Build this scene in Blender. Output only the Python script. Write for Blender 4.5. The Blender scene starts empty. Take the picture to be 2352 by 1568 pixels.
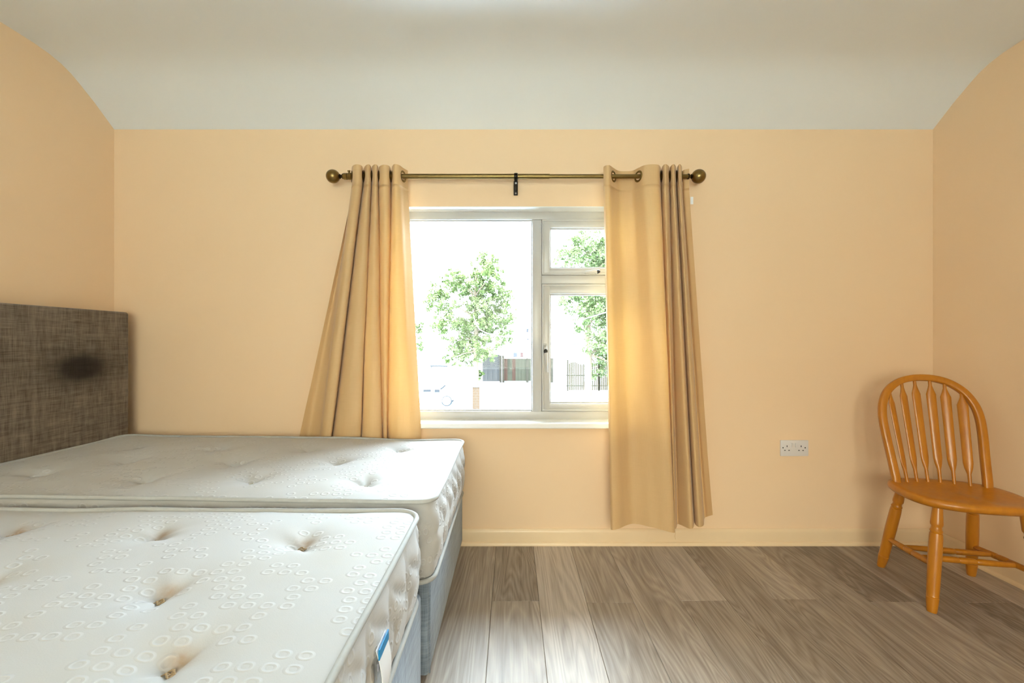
import bpy, bmesh, math, random
from mathutils import Vector, Matrix, noise

# ------------------------------------------------------------------ scene, camera, light
scene = bpy.context.scene
COL = scene.collection
PI = math.pi
F, CX, CY, CAMZ = 1010.0, 1176.0, 784.0, 1.07       # focal length and centre in photo pixels, eye height
D = 2.322                                            # distance of the window wall
XL, XR, YREAR = -2.101, 2.223, -1.75
ZC = 2.382

cam_data = bpy.data.cameras.new('camera')
cam_data.sensor_width = 36.0
cam_data.lens = F / 2352.0 * 36.0
cam_data.clip_start = 0.02
cam_data.clip_end = 400
cam = bpy.data.objects.new('camera', cam_data)
COL.objects.link(cam)
cam.location = (0, 0, CAMZ)
cam.rotation_euler = (PI / 2, 0, 0)
scene.camera = cam

scene.view_settings.view_transform = 'Standard'
scene.view_settings.look = 'None'
scene.view_settings.gamma = 1.0
scene.view_settings.use_curve_mapping = False
scene.view_settings.exposure = 1.47

world = bpy.data.worlds.new('sky')
scene.world = world
world.use_nodes = True
bg = world.node_tree.nodes['Background']
bg.inputs['Color'].default_value = (0.72, 0.87, 1.0, 1)
# hazy bright sky, three times as bright overhead as at the horizon
SKY_ZENITH = 21.0
wnt = world.node_tree
w_tc = wnt.nodes.new('ShaderNodeTexCoord')
w_sep = wnt.nodes.new('ShaderNodeSeparateXYZ')
wnt.links.new(w_tc.outputs['Generated'], w_sep.inputs[0])
w_max = wnt.nodes.new('ShaderNodeMath')
w_max.operation = 'MAXIMUM'
w_max.inputs[1].default_value = 0.0
wnt.links.new(w_sep.outputs['Z'], w_max.inputs[0])
w_mad = wnt.nodes.new('ShaderNodeMath')
w_mad.operation = 'MULTIPLY_ADD'
w_mad.inputs[1].default_value = SKY_ZENITH * 2 / 3
w_mad.inputs[2].default_value = SKY_ZENITH / 3
wnt.links.new(w_max.outputs[0], w_mad.inputs[0])
wnt.links.new(w_mad.outputs[0], bg.inputs['Strength'])

sun_data = bpy.data.lights.new('sun', 'SUN')
sun_data.energy = 8.0
sun_data.angle = math.radians(1.0)
sun_data.color = (1.0, 0.97, 0.93)
sun = bpy.data.objects.new('sun', sun_data)
COL.objects.link(sun)
sun.rotation_euler = Vector((0.75, 0.16, -0.66)).to_track_quat('-Z', 'Y').to_euler()
sun.location = (0, -3, 6)

portal_data = bpy.data.lights.new('window_portal', 'AREA')
portal_data.shape = 'RECTANGLE'
portal_data.size = 1.6
portal_data.size_y = 1.2
portal_data.cycles.is_portal = True
portal = bpy.data.objects.new('window_portal', portal_data)
COL.objects.link(portal)
portal.location = (0.04, D + 0.2, 1.22)
portal.rotation_euler = (-PI / 2, 0, 0)

portal2_data = bpy.data.lights.new('fill_window_portal', 'AREA')  # guides sky sampling through the added fill window
portal2_data.shape = 'RECTANGLE'
portal2_data.size = 1.9
portal2_data.size_y = 1.2
portal2_data.cycles.is_portal = True
portal2 = bpy.data.objects.new('fill_window_portal', portal2_data)
COL.objects.link(portal2)
portal2.location = (-0.05, YREAR - 0.24, 1.20)
portal2.rotation_euler = (PI / 2, 0, 0)


# ------------------------------------------------------------------ small helpers
def wpt(px, py, Y):
    return ((px - CX) * Y / F, Y, CAMZ + (CY - py) * Y / F)


def PX(px, Y):
    return (px - CX) * Y / F


def PZ(py, Y):
    return CAMZ + (CY - py) * Y / F


class MB:
    """collects geometry for ONE mesh object"""
    def __init__(self):
        self.v, self.f = [], []

    def add(self, vs, fs):
        b = len(self.v)
        self.v += [tuple(p) for p in vs]
        self.f += [tuple(i + b for i in f) for f in fs]

    def box(self, x0, x1, y0, y1, z0, z1, c=0.0):
        if c <= 0:
            vs = [(x, y, z) for z in (z0, z1) for y in (y0, y1) for x in (x0, x1)]
            fs = [(0, 2, 3, 1), (4, 5, 7, 6), (0, 1, 5, 4), (2, 6, 7, 3), (0, 4, 6, 2), (1, 3, 7, 5)]
            self.add(vs, fs)
            return self
        bm = bmesh.new()
        bmesh.ops.create_cube(bm, size=1.0)
        for v in bm.verts:
            v.co = Vector(((x0 + x1) / 2 + v.co.x * (x1 - x0), (y0 + y1) / 2 + v.co.y * (y1 - y0),
                           (z0 + z1) / 2 + v.co.z * (z1 - z0)))
        bmesh.ops.bevel(bm, geom=bm.edges[:], offset=c, segments=2, profile=0.5, affect='EDGES')
        self.add_bm(bm)
        return self

    def add_bm(self, bm, mat=None):
        bm.verts.index_update()
        vs = [(mat @ v.co if mat else v.co)[:] for v in bm.verts]
        self.add(vs, [[v.index for v in f.verts] for f in bm.faces])
        bm.free()

    def lathe(self, prof, p0, p1, n=20, sx=1.0, sy=1.0, up=None):
        """prof: (t 0..1 along p0-p1, radius)"""
        p0, p1 = Vector(p0), Vector(p1)
        ax = (p1 - p0)
        L = ax.length
        ax.normalize()
        ref = Vector(up) if up else (Vector((1, 0, 0)) if abs(ax.x) < 0.8 else Vector((0, 0, 1)))
        s = (ref - ax * ref.dot(ax)).normalized()
        t = ax.cross(s)
        vs, fs = [], []
        for (h, r) in prof:
            rx, ry = (r if isinstance(r, tuple) else (r * sx, r * sy))
            for k in range(n):
                a = 2 * PI * k / n
                vs.append(p0 + ax * (h * L) + s * (math.cos(a) * rx) + t * (math.sin(a) * ry))
        m = len(prof)
        for i in range(m - 1):
            for k in range(n):
                a, b = i * n + k, i * n + (k + 1) % n
                fs.append((a, b, b + n, a + n))
        fs.append(tuple(range(n - 1, -1, -1)))
        fs.append(tuple(range((m - 1) * n, m * n)))
        self.add(vs, fs)
        return self

    def tube(self, pts, r, n=8, closed=False, flat=None):
        """sweep a circle (or ellipse flat=(rx,rz)) along points"""
        pts = [Vector(p) for p in pts]
        m = len(pts)
        vs, fs = [], []
        prev = None
        for i, p in enumerate(pts):
            if closed:
                tg = pts[(i + 1) % m] - pts[i - 1]
            else:
                tg = pts[min(i + 1, m - 1)] - pts[max(i - 1, 0)]
            tg.normalize()
            if prev is None:
                ref = Vector((0, 0, 1)) if abs(tg.z) < 0.9 else Vector((0, 1, 0))
            else:
                ref = prev
            s = (ref - tg * ref.dot(tg)).normalized()
            prev = s
            t = tg.cross(s)
            rr = r[i] if isinstance(r, (list, tuple)) else r
            for k in range(n):
                a = 2 * PI * k / n
                if flat:
                    vs.append(p + s * (math.cos(a) * flat[0]) + t * (math.sin(a) * flat[1]))
                else:
                    vs.append(p + s * (math.cos(a) * rr) + t * (math.sin(a) * rr))
        for i in range(m if closed else m - 1):
            j = (i + 1) % m
            for k in range(n):
                fs.append((i * n + k, i * n + (k + 1) % n, j * n + (k + 1) % n, j * n + k))
        if not closed:
            fs.append(tuple(range(n - 1, -1, -1)))
            fs.append(tuple(range((m - 1) * n, m * n)))
        self.add(vs, fs)
        return self

    def build(self, name, mat, parent=None, smooth=False, loc=None, angle=None):
        me = bpy.data.meshes.new(name)
        me.from_pydata(self.v, [], self.f)
        me.update()
        return link_mesh(name, me, mat, parent, smooth, loc, angle)


def link_mesh(name, me, mat, parent=None, smooth=False, loc=None, angle=None):
    bm = bmesh.new()
    bm.from_mesh(me)
    bmesh.ops.recalc_face_normals(bm, faces=bm.faces[:])
    if smooth:
        lim = math.radians(angle or 40)
        for f in bm.faces:
            f.smooth = True
        for e in bm.edges:
            if len(e.link_faces) == 2 and e.calc_face_angle(0) > lim:
                e.smooth = False
    bm.to_mesh(me)
    bm.free()
    if mat:
        me.materials.append(mat)
    o = bpy.data.objects.new(name, me)
    COL.objects.link(o)
    if loc:
        o.location = loc
    if parent:
        o.parent = parent
    return o


def tag(o, label, cat=None, group=None, kind=None):
    o['label'] = label
    if cat:
        o['category'] = cat
    if group:
        o['group'] = group
    if kind:
        o['kind'] = kind
    return o


def empty(name, loc=(0, 0, 0), rz=0.0):
    o = bpy.data.objects.new(name, None)
    COL.objects.link(o)
    o.location = loc
    o.rotation_euler = (0, 0, rz)
    o.empty_display_size = 0.1
    return o


# ------------------------------------------------------------------ materials
def new_mat(name):
    m = bpy.data.materials.new(name)
    m.use_nodes = True
    nt = m.node_tree
    return m, nt, nt.nodes['Principled BSDF']


def N(nt, typ, **kw):
    n = nt.nodes.new(typ)
    for k, v in kw.items():
        setattr(n, k, v)
    return n


def mathn(nt, op, a, b=None, c=None, clamp=False):
    n = nt.nodes.new('ShaderNodeMath')
    n.operation = op
    n.use_clamp = clamp
    for i, v in enumerate((a, b, c)):
        if v is None:
            continue
        if isinstance(v, (int, float)):
            n.inputs[i].default_value = v
        else:
            nt.links.new(v, n.inputs[i])
    return n.outputs[0]


def mixc(nt, fac, a, b):
    n = nt.nodes.new('ShaderNodeMix')
    n.data_type = 'RGBA'
    for sock, v in ((n.inputs['Factor'], fac), (n.inputs['A'], a), (n.inputs['B'], b)):
        if isinstance(v, tuple):
            sock.default_value = (*v, 1) if len(v) == 3 else v
        elif isinstance(v, (int, float)):
            sock.default_value = v
        else:
            nt.links.new(v, sock)
    return n.outputs['Result']


def bump(nt, bsdf, height, strength=0.3, dist=0.01):
    b = nt.nodes.new('ShaderNodeBump')
    b.inputs['Strength'].default_value = strength
    b.inputs['Distance'].default_value = dist
    nt.links.new(height, b.inputs['Height'])
    nt.links.new(b.outputs['Normal'], bsdf.inputs['Normal'])


def plain(name, col, rough=0.5, metal=0.0, var=0.06, scale=12.0, spec=0.5):
    """plain paint or plastic with a faint noise in colour"""
    m, nt, b = new_mat(name)
    tc = N(nt, 'ShaderNodeTexCoord')
    nz = N(nt, 'ShaderNodeTexNoise')
    nz.inputs['Scale'].default_value = scale
    nz.inputs['Detail'].default_value = 4
    nt.links.new(tc.outputs['Object'], nz.inputs['Vector'])
    lo = tuple(c * (1 - var) for c in col)
    hi = tuple(min(1, c * (1 + var)) for c in col)
    nt.links.new(mixc(nt, nz.outputs['Fac'], lo, hi), b.inputs['Base Color'])
    b.inputs['Roughness'].default_value = rough
    b.inputs['Metallic'].default_value = metal
    b.inputs['Specular IOR Level'].default_value = spec
    return m


def wall_paint(name, col, col2, rough=0.75):
    m, nt, b = new_mat(name)
    tc = N(nt, 'ShaderNodeTexCoord')
    n1 = N(nt, 'ShaderNodeTexNoise')
    n1.inputs['Scale'].default_value = 0.9
    n1.inputs['Detail'].default_value = 3
    n2 = N(nt, 'ShaderNodeTexNoise')
    n2.inputs['Scale'].default_value = 260
    n2.inputs['Detail'].default_value = 2
    n3 = N(nt, 'ShaderNodeTexNoise')
    n3.inputs['Scale'].default_value = 3.0
    n3.inputs['Detail'].default_value = 1
    for n in (n1, n2, n3):
        nt.links.new(tc.outputs['Object'], n.inputs['Vector'])
    nt.links.new(mixc(nt, n1.outputs['Fac'], col, col2), b.inputs['Base Color'])
    b.inputs['Roughness'].default_value = rough
    b.inputs['Specular IOR Level'].default_value = 0.25
    h = mathn(nt, 'ADD', mathn(nt, 'MULTIPLY', n2.outputs['Fac'], 0.03), mathn(nt, 'MULTIPLY', n3.outputs['Fac'], 0.5))
    bump(nt, b, h, 0.35, 0.006)
    return m


M = {}
M['wall'] = wall_paint('cream_wall_paint', (0.87, 0.64, 0.41), (0.89, 0.66, 0.43))
M['ceiling'] = wall_paint('white_ceiling_paint', (0.785, 0.795, 0.79), (0.805, 0.815, 0.81), 0.85)
M['skirting'] = plain('cream_gloss_paint', (0.84, 0.645, 0.41), 0.35, var=0.03)
M['upvc'] = plain('white_window_plastic', (0.50, 0.49, 0.47), 0.28, var=0.01)
M['white_paint'] = plain('white_gloss_paint', (0.88, 0.88, 0.87), 0.35, var=0.01)
M['gasket'] = plain('dark_rubber', (0.05, 0.05, 0.05), 0.7)
M['black'] = plain('black_plastic', (0.012, 0.012, 0.012), 0.4)
M['brass'] = plain('antique_brass', (0.23, 0.155, 0.055), 0.30, 1.0, 0.25, 60)
M['dark_brass'] = plain('dark_brass', (0.05, 0.035, 0.015), 0.4, 1.0, 0.2, 40)
M['black_metal'] = plain('black_metal', (0.02, 0.018, 0.016), 0.35, 0.8)
M['steel'] = plain('steel_screw', (0.6, 0.6, 0.6), 0.3, 1.0)
M['socket'] = plain('white_socket_plastic', (0.74, 0.70, 0.68), 0.35, var=0.02)
M['lamp_white'] = plain('lamp_metal', (0.8, 0.8, 0.8), 0.4)


def glass_mat():
    m = bpy.data.materials.new('window_glass')
    m.use_nodes = True
    nt = m.node_tree
    nt.nodes.clear()
    out = N(nt, 'ShaderNodeOutputMaterial')
    tr = N(nt, 'ShaderNodeBsdfTransparent')
    tr.inputs['Color'].default_value = (0.97, 0.985, 0.975, 1)
    gl = N(nt, 'ShaderNodeBsdfGlossy')
    gl.inputs['Roughness'].default_value = 0.02
    fr = N(nt, 'ShaderNodeFresnel')
    fr.inputs['IOR'].default_value = 1.3
    gl.inputs['Color'].default_value = (0.35, 0.35, 0.35, 1)
    mx = N(nt, 'ShaderNodeMixShader')
    nt.links.new(fr.outputs[0], mx.inputs[0])
    nt.links.new(tr.outputs[0], mx.inputs[1])
    nt.links.new(gl.outputs[0], mx.inputs[2])
    nt.links.new(mx.outputs[0], out.inputs['Surface'])
    return m


M['glass'] = glass_mat()


def plank_mat():
    m, nt, b = new_mat('grey_oak_laminate')
    tc = N(nt, 'ShaderNodeTexCoord')
    oi = N(nt, 'ShaderNodeObjectInfo')
    off = N(nt, 'ShaderNodeVectorMath', operation='ADD')
    sc = N(nt, 'ShaderNodeVectorMath', operation='SCALE')
    nt.links.new(oi.outputs['Location'], sc.inputs[0])
    sc.inputs['Scale'].default_value = 7.31
    nt.links.new(tc.outputs['Object'], off.inputs[0])
    nt.links.new(sc.outputs[0], off.inputs[1])
    mp = N(nt, 'ShaderNodeMapping')
    mp.inputs['Scale'].default_value = (1.0, 0.11, 1.0)
    nt.links.new(off.outputs[0], mp.inputs['Vector'])
    # cathedral figure: distorted rings, stretched along the plank
    big = N(nt, 'ShaderNodeTexNoise')
    big.inputs['Scale'].default_value = 7.0
    big.inputs['Detail'].default_value = 2
    big.inputs['Distortion'].default_value = 0.6
    nt.links.new(mp.outputs[0], big.inputs['Vector'])
    rings = mathn(nt, 'FRACT', mathn(nt, 'MULTIPLY', big.outputs['Fac'], 17.0))
    rings = mathn(nt, 'ABSOLUTE', mathn(nt, 'SUBTRACT', rings, 0.5))
    mp2 = N(nt, 'ShaderNodeMapping')
    mp2.inputs['Scale'].default_value = (1.0, 0.035, 1.0)
    nt.links.new(off.outputs[0], mp2.inputs['Vector'])
    fine = N(nt, 'ShaderNodeTexNoise')
    fine.inputs['Scale'].default_value = 170.0
    fine.inputs['Detail'].default_value = 4
    nt.links.new(mp2.outputs[0], fine.inputs['Vector'])
    med = N(nt, 'ShaderNodeTexNoise')
    med.inputs['Scale'].default_value = 26.0
    med.inputs['Detail'].default_value = 3
    nt.links.new(mp2.outputs[0], med.inputs['Vector'])
    fac = mathn(nt, 'ADD', mathn(nt, 'MULTIPLY', rings, 0.42), mathn(nt, 'MULTIPLY', fine.outputs['Fac'], 0.5))
    fac = mathn(nt, 'ADD', fac, mathn(nt, 'MULTIPLY', med.outputs['Fac'], 0.5))
    fac = mathn(nt, 'ADD', fac, mathn(nt, 'MULTIPLY', mathn(nt, 'SUBTRACT', oi.outputs['Random'], 0.5), 0.52))
    fac = mathn(nt, 'SUBTRACT', fac, 0.10, clamp=True)
    ramp = N(nt, 'ShaderNodeValToRGB')
    ramp.color_ramp.elements[0].position = 0.18
    ramp.color_ramp.elements[0].color = (0.155, 0.118, 0.092, 1)
    ramp.color_ramp.elements[1].position = 0.92
    ramp.color_ramp.elements[1].color = (0.54, 0.465, 0.395, 1)
    e = ramp.color_ramp.elements.new(0.55)
    e.color = (0.345, 0.282, 0.228, 1)
    nt.links.new(fac, ramp.inputs['Fac'])
    nt.links.new(ramp.outputs['Color'], b.inputs['Base Color'])
    r = mathn(nt, 'ADD', mathn(nt, 'MULTIPLY', fine.outputs['Fac'], 0.12), 0.38)
    nt.links.new(r, b.inputs['Roughness'])
    b.inputs['Specular IOR Level'].default_value = 0.5
    bump(nt, b, mathn(nt, 'ADD', fine.outputs['Fac'], mathn(nt, 'MULTIPLY', rings, 0.4)), 0.04, 0.002)
    return m


M['plank'] = plank_mat()
M['plank_side'] = plain('plank_core', (0.30, 0.24, 0.18), 0.7)


def pine_mat():
    m, nt, b = new_mat('orange_varnished_pine')
    tc = N(nt, 'ShaderNodeTexCoord')
    mp = N(nt, 'ShaderNodeMapping')
    mp.inputs['Scale'].default_value = (1.0, 1.0, 0.12)
    nt.links.new(tc.outputs['Object'], mp.inputs['Vector'])
    n1 = N(nt, 'ShaderNodeTexNoise')
    n1.inputs['Scale'].default_value = 60
    n1.inputs['Detail'].default_value = 5
    nt.links.new(mp.outputs[0], n1.inputs['Vector'])
    n2 = N(nt, 'ShaderNodeTexNoise')
    n2.inputs['Scale'].default_value = 9
    nt.links.new(tc.outputs['Object'], n2.inputs['Vector'])
    c1 = mixc(nt, n1.outputs['Fac'], (0.38, 0.120, 0.004), (0.62, 0.245, 0.012))
    c2 = mixc(nt, mathn(nt, 'MULTIPLY', n2.outputs['Fac'], 0.4), c1, (0.46, 0.155, 0.005))
    nt.links.new(c2, b.inputs['Base Color'])
    b.inputs['Roughness'].default_value = 0.33
    b.inputs['Coat Weight'].default_value = 0.25
    b.inputs['Coat Roughness'].default_value = 0.2
    bump(nt, b, n1.outputs['Fac'], 0.06, 0.003)
    return m


M['pine'] = pine_mat()


def weave_mat(name, dark, light, stain=False):
    """slubby linen weave, threads along object axes (a, z)"""
    m, nt, b = new_mat(name)
    tc = N(nt, 'ShaderNodeTexCoord')
    sep = N(nt, 'ShaderNodeSeparateXYZ')
    nt.links.new(tc.outputs['Object'], sep.inputs[0])
    along = mathn(nt, 'ADD', sep.outputs['X'], sep.outputs['Y'])

    def slub(sx, sz, scale):
        cmb = N(nt, 'ShaderNodeCombineXYZ')
        nt.links.new(mathn(nt, 'MULTIPLY', along, sx), cmb.inputs[0])
        nt.links.new(mathn(nt, 'MULTIPLY', sep.outputs['Z'], sz), cmb.inputs[1])
        nz = N(nt, 'ShaderNodeTexNoise')
        nz.inputs['Scale'].default_value = scale
        nz.inputs['Detail'].default_value = 3
        nt.links.new(cmb.outputs[0], nz.inputs['Vector'])
        return nz.outputs['Fac']
    a1, a2 = slub(1.0, 0.06, 260), slub(0.06, 1.0, 300)
    b1, b2 = slub(1.0, 0.10, 55), slub(0.08, 1.0, 75)
    s = mathn(nt, 'ADD', mathn(nt, 'ADD', a1, a2), mathn(nt, 'MULTIPLY', mathn(nt, 'ADD', b1, b2), 0.9))
    fac = mathn(nt, 'MULTIPLY', mathn(nt, 'SUBTRACT', s, 1.45), 1.25, clamp=True)
    c = mixc(nt, fac, dark, light)
    if stain:
        at = N(nt, 'ShaderNodeAttribute', attribute_name='stain')
        c = mixc(nt, mathn(nt, 'MULTIPLY', at.outputs['Fac'], 0.9), c, (0.012, 0.009, 0.006))
    nt.links.new(c, b.inputs['Base Color'])
    b.inputs['Roughness'].default_value = 0.9
    b.inputs['Specular IOR Level'].default_value = 0.2
    b.inputs['Sheen Weight'].default_value = 0.25
    b.inputs['Sheen Roughness'].default_value = 0.4
    bump(nt, b, mathn(nt, 'ADD', a1, a2), 0.25, 0.002)
    return m


M['headboard'] = weave_mat('taupe_linen', (0.080, 0.060, 0.043), (0.235, 0.185, 0.138), True)
M['divan'] = weave_mat('grey_blue_linen', (0.13, 0.16, 0.20), (0.27, 0.32, 0.38))
M['divan_top'] = plain('white_divan_cloth', (0.7, 0.7, 0.7), 0.9)


def mattress_mat(name, side=False):
    m, nt, b = new_mat(name)
    tc = N(nt, 'ShaderNodeTexCoord')
    sep = N(nt, 'ShaderNodeSeparateXYZ')
    nt.links.new(tc.outputs['Object'], sep.inputs[0])
    if side:
        u, v = mathn(nt, 'ADD', sep.outputs['X'], sep.outputs['Y']), sep.outputs['Z']
    else:
        u, v = sep.outputs['X'], sep.outputs['Y']
    # rows of little embossed rounded rings, some cells left blank
    pu, pv = 0.036, 0.030
    row = mathn(nt, 'FLOOR', mathn(nt, 'DIVIDE', v, pv))
    wn0 = N(nt, 'ShaderNodeTexWhiteNoise', noise_dimensions='1D')
    nt.links.new(row, wn0.inputs['W'])
    us = mathn(nt, 'ADD', mathn(nt, 'DIVIDE', u, pu), wn0.outputs['Value'])
    colm = mathn(nt, 'FLOOR', us)
    fu = mathn(nt, 'SUBTRACT', mathn(nt, 'FRACT', us), 0.5)
    fv = mathn(nt, 'SUBTRACT', mathn(nt, 'FRACT', mathn(nt, 'DIVIDE', v, pv)), 0.5)
    du = mathn(nt, 'POWER', mathn(nt, 'ABSOLUTE', mathn(nt, 'MULTIPLY', fu, 2.35)), 2.3)
    dv = mathn(nt, 'POWER', mathn(nt, 'ABSOLUTE', mathn(nt, 'MULTIPLY', fv, 2.5)), 2.3)
    r = mathn(nt, 'POWER', mathn(nt, 'ADD', du, dv), 1 / 2.3)
    ring = mathn(nt, 'SUBTRACT', 1.0, mathn(nt, 'MULTIPLY', mathn(nt, 'ABSOLUTE', mathn(nt, 'SUBTRACT', r, 0.68)), 3.4), clamp=True)
    cmb = N(nt, 'ShaderNodeCombineXYZ')
    nt.links.new(mathn(nt, 'FLOOR', mathn(nt, 'DIVIDE', colm, 1.0)), cmb.inputs[0])
    nt.links.new(row, cmb.inputs[1])
    wn = N(nt, 'ShaderNodeTexNoise')
    wn.inputs['Scale'].default_value = 0.37
    wn.inputs['Detail'].default_value = 1
    nt.links.new(cmb.outputs[0], wn.inputs['Vector'])
    mask = mathn(nt, 'GREATER_THAN', wn.outputs['Fac'], 0.50)
    ring = mathn(nt, 'MULTIPLY', ring, mask)
    knit = N(nt, 'ShaderNodeTexNoise')
    knit.inputs['Scale'].default_value = 420
    nt.links.new(tc.outputs['Object'], knit.inputs['Vector'])
    yel = N(nt, 'ShaderNodeTexNoise')
    yel.inputs['Scale'].default_value = 3.2
    yel.inputs['Detail'].default_value = 4
    nt.links.new(tc.outputs['Object'], yel.inputs['Vector'])
    yf = mathn(nt, 'MULTIPLY', mathn(nt, 'SUBTRACT', yel.outputs['Fac'], 0.42), 1.6, clamp=True)
    base = mixc(nt, yf, (0.49, 0.485, 0.475), (0.475, 0.45, 0.40))
    base = mixc(nt, mathn(nt, 'MULTIPLY', ring, 0.5), base, (0.60, 0.595, 0.585))
    at = N(nt, 'ShaderNodeAttribute', attribute_name='stain')
    spot = N(nt, 'ShaderNodeTexNoise')
    spot.inputs['Scale'].default_value = 70
    spot.inputs['Detail'].default_value = 3
    nt.links.new(tc.outputs['Object'], spot.inputs['Vector'])
    sf = mathn(nt, 'MULTIPLY', at.outputs['Fac'], mathn(nt, 'ADD', spot.outputs['Fac'], 0.35), clamp=True)
    base = mixc(nt, sf, base, (0.34, 0.20, 0.085))
    nt.links.new(base, b.inputs['Base Color'])
    b.inputs['Roughness'].default_value = 0.72
    b.inputs['Specular IOR Level'].default_value = 0.3
    b.inputs['Sheen Weight'].default_value = 0.15
    h = mathn(nt, 'ADD', ring, mathn(nt, 'MULTIPLY', knit.outputs['Fac'], 0.12))
    bump(nt, b, h, 0.38, 0.0035)
    return m


M['mattress'] = mattress_mat('damask_ticking')
M['mattress_side'] = mattress_mat('quilted_border_ticking', True)
M['tape'] = plain('grey_white_binding_tape', (0.42, 0.42, 0.40), 0.8, var=0.08, scale=90)
M['tape_cream'] = plain('cream_binding_tape', (0.72, 0.66, 0.54), 0.8, var=0.08, scale=90)
M['yarn'] = plain('tuft_yarn', (0.62, 0.58, 0.50), 0.9, var=0.2, scale=200)
M['yarn_brown'] = plain('rusty_tuft_yarn', (0.42, 0.30, 0.17), 0.9, var=0.3, scale=200)
M['label_white'] = plain('white_label', (0.85, 0.87, 0.90), 0.5)
M['label_blue'] = plain('blue_label_print', (0.0, 0.24, 0.55), 0.5)
M['label_grey'] = plain('grey_label_print', (0.32, 0.33, 0.40), 0.5)


def curtain_mat():
    m = bpy.data.materials.new('beige_curtain_cloth')
    m.use_nodes = True
    nt = m.node_tree
    nt.nodes.clear()
    out = N(nt, 'ShaderNodeOutputMaterial')
    uv = N(nt, 'ShaderNodeUVMap')
    sep = N(nt, 'ShaderNodeSeparateXYZ')
    nt.links.new(uv.outputs[0], sep.inputs[0])

    def slub(su, sv):
        cmb = N(nt, 'ShaderNodeCombineXYZ')
        nt.links.new(mathn(nt, 'MULTIPLY', sep.outputs[0], su), cmb.inputs[0])
        nt.links.new(mathn(nt, 'MULTIPLY', sep.outputs[1], sv), cmb.inputs[1])
        nz = N(nt, 'ShaderNodeTexNoise')
        nz.inputs['Scale'].default_value = 1.0
        nz.inputs['Detail'].default_value = 3
        nt.links.new(cmb.outputs[0], nz.inputs['Vector'])
        return nz.outputs['Fac']
    f = mathn(nt, 'MULTIPLY', mathn(nt, 'ADD', slub(12, 420), slub(420, 14)), 0.5)
    col = mixc(nt, f, (0.64, 0.42, 0.20), (0.76, 0.515, 0.26))
    tcol = mixc(nt, f, (0.56, 0.255, 0.05), (0.64, 0.31, 0.065))
    df = N(nt, 'ShaderNodeBsdfPrincipled')
    nt.links.new(col, df.inputs['Base Color'])
    df.inputs['Roughness'].default_value = 0.55
    df.inputs['Specular IOR Level'].default_value = 0.35
    df.inputs['Sheen Weight'].default_value = 0.2
    tl = N(nt, 'ShaderNodeBsdfTranslucent')
    nt.links.new(tcol, tl.inputs['Color'])
    mx = N(nt, 'ShaderNodeMixShader')
    mx.inputs[0].default_value = 0.095
    nt.links.new(df.outputs[0], mx.inputs[1])
    nt.links.new(tl.outputs[0], mx.inputs[2])
    bp = N(nt, 'ShaderNodeBump')
    bp.inputs['Strength'].default_value = 0.12
    bp.inputs['Distance'].default_value = 0.002
    nt.links.new(f, bp.inputs['Height'])
    nt.links.new(bp.outputs[0], df.inputs['Normal'])
    nt.links.new(mx.outputs[0], out.inputs['Surface'])
    return m


M['curtain'] = curtain_mat()

# ------------------------------------------------------------------ room shell
# ceiling: sloped and rounded towards the window wall
prof = [(D, 2.189), (2.213, 2.272), (2.165, 2.303), (2.128, 2.327), (2.095, 2.346), (2.05, 2.364), (1.995, 2.376),
        (1.93, 2.3815), (1.85, ZC), (0.6, ZC), (YREAR, ZC)]
mb = MB()
nx = 24
xs = [XL + (XR - XL) * i / nx for i in range(nx + 1)]
vs = []
for (y, z) in prof:
    for x in xs:
        vs.append((x, y, z))
fs = []
for i in range(len(prof) - 1):
    for k in range(nx):
        a = i * (nx + 1) + k
        fs.append((a, a + 1, a + nx + 2, a + nx + 1))
# thickness above
t = len(vs)
for (y, z) in prof:
    for x in (XL, XR):
        vs.append((x, y, max(z, ZC) + 0.25 if True else z))
for i in range(len(prof) - 1):
    a = t + 2 * i
    fs.append((a, a + 2, a + 3, a + 1))
mb.add(vs, fs)
ceil = mb.build('ceiling', M['ceiling'], smooth=True, angle=30)
tag(ceil, 'white painted ceiling sloping down to the window wall', None, kind='structure')

# window wall with its opening
OX0, OX1, OZ0, OZ1 = PX(866, D), PX(1524, D), 0.617, PZ(474, D)
mb = MB()
WY1 = D + 0.26
mb.box(XL - 0.2, OX0, D, WY1, -0.2, ZC + 0.25)
mb.box(OX1, XR + 0.2, D, WY1, -0.2, ZC + 0.25)
mb.box(OX0, OX1, D, WY1, -0.2, OZ0)
mb.box(OX0, OX1, D, WY1, OZ1, ZC + 0.25)
wb = mb.build('wall_back', M['wall'])
tag(wb, 'cream painted wall around the window', None, kind='structure')
wl = MB().box(XL - 0.2, XL, YREAR - 0.2, D, -0.2, ZC + 0.25).build('wall_left', M['wall'])
tag(wl, 'cream painted wall behind the headboard', None, kind='structure')
wr = MB().box(XR, XR + 0.2, YREAR - 0.2, D, -0.2, ZC + 0.25).build('wall_right', M['wall'])
tag(wr, 'cream painted wall beside the wooden chair', None, kind='structure')
RX0, RX1, RZ0, RZ1 = -1.00, 0.90, 0.60, 1.80  # opening for the added fill window
mb = MB()
mb.box(XL, RX0, YREAR - 0.2, YREAR, -0.2, ZC + 0.25)
mb.box(RX1, XR, YREAR - 0.2, YREAR, -0.2, ZC + 0.25)
mb.box(RX0, RX1, YREAR - 0.2, YREAR, -0.2, RZ0)
mb.box(RX0, RX1, YREAR - 0.2, YREAR, RZ1, ZC + 0.25)
wf = mb.build('wall_front', M['wall'])
tag(wf, 'cream painted wall behind the photographer', None, kind='structure')

# floor: slab and separate laminate planks
fl = MB().box(XL, XR, YREAR, D, -0.2, -0.0085).build('floor', M['plank_side'])
tag(fl, 'grey brown wood laminate floor', None, kind='structure')
PW, PL, TH = 0.1945, 1.286, 0.0085


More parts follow.
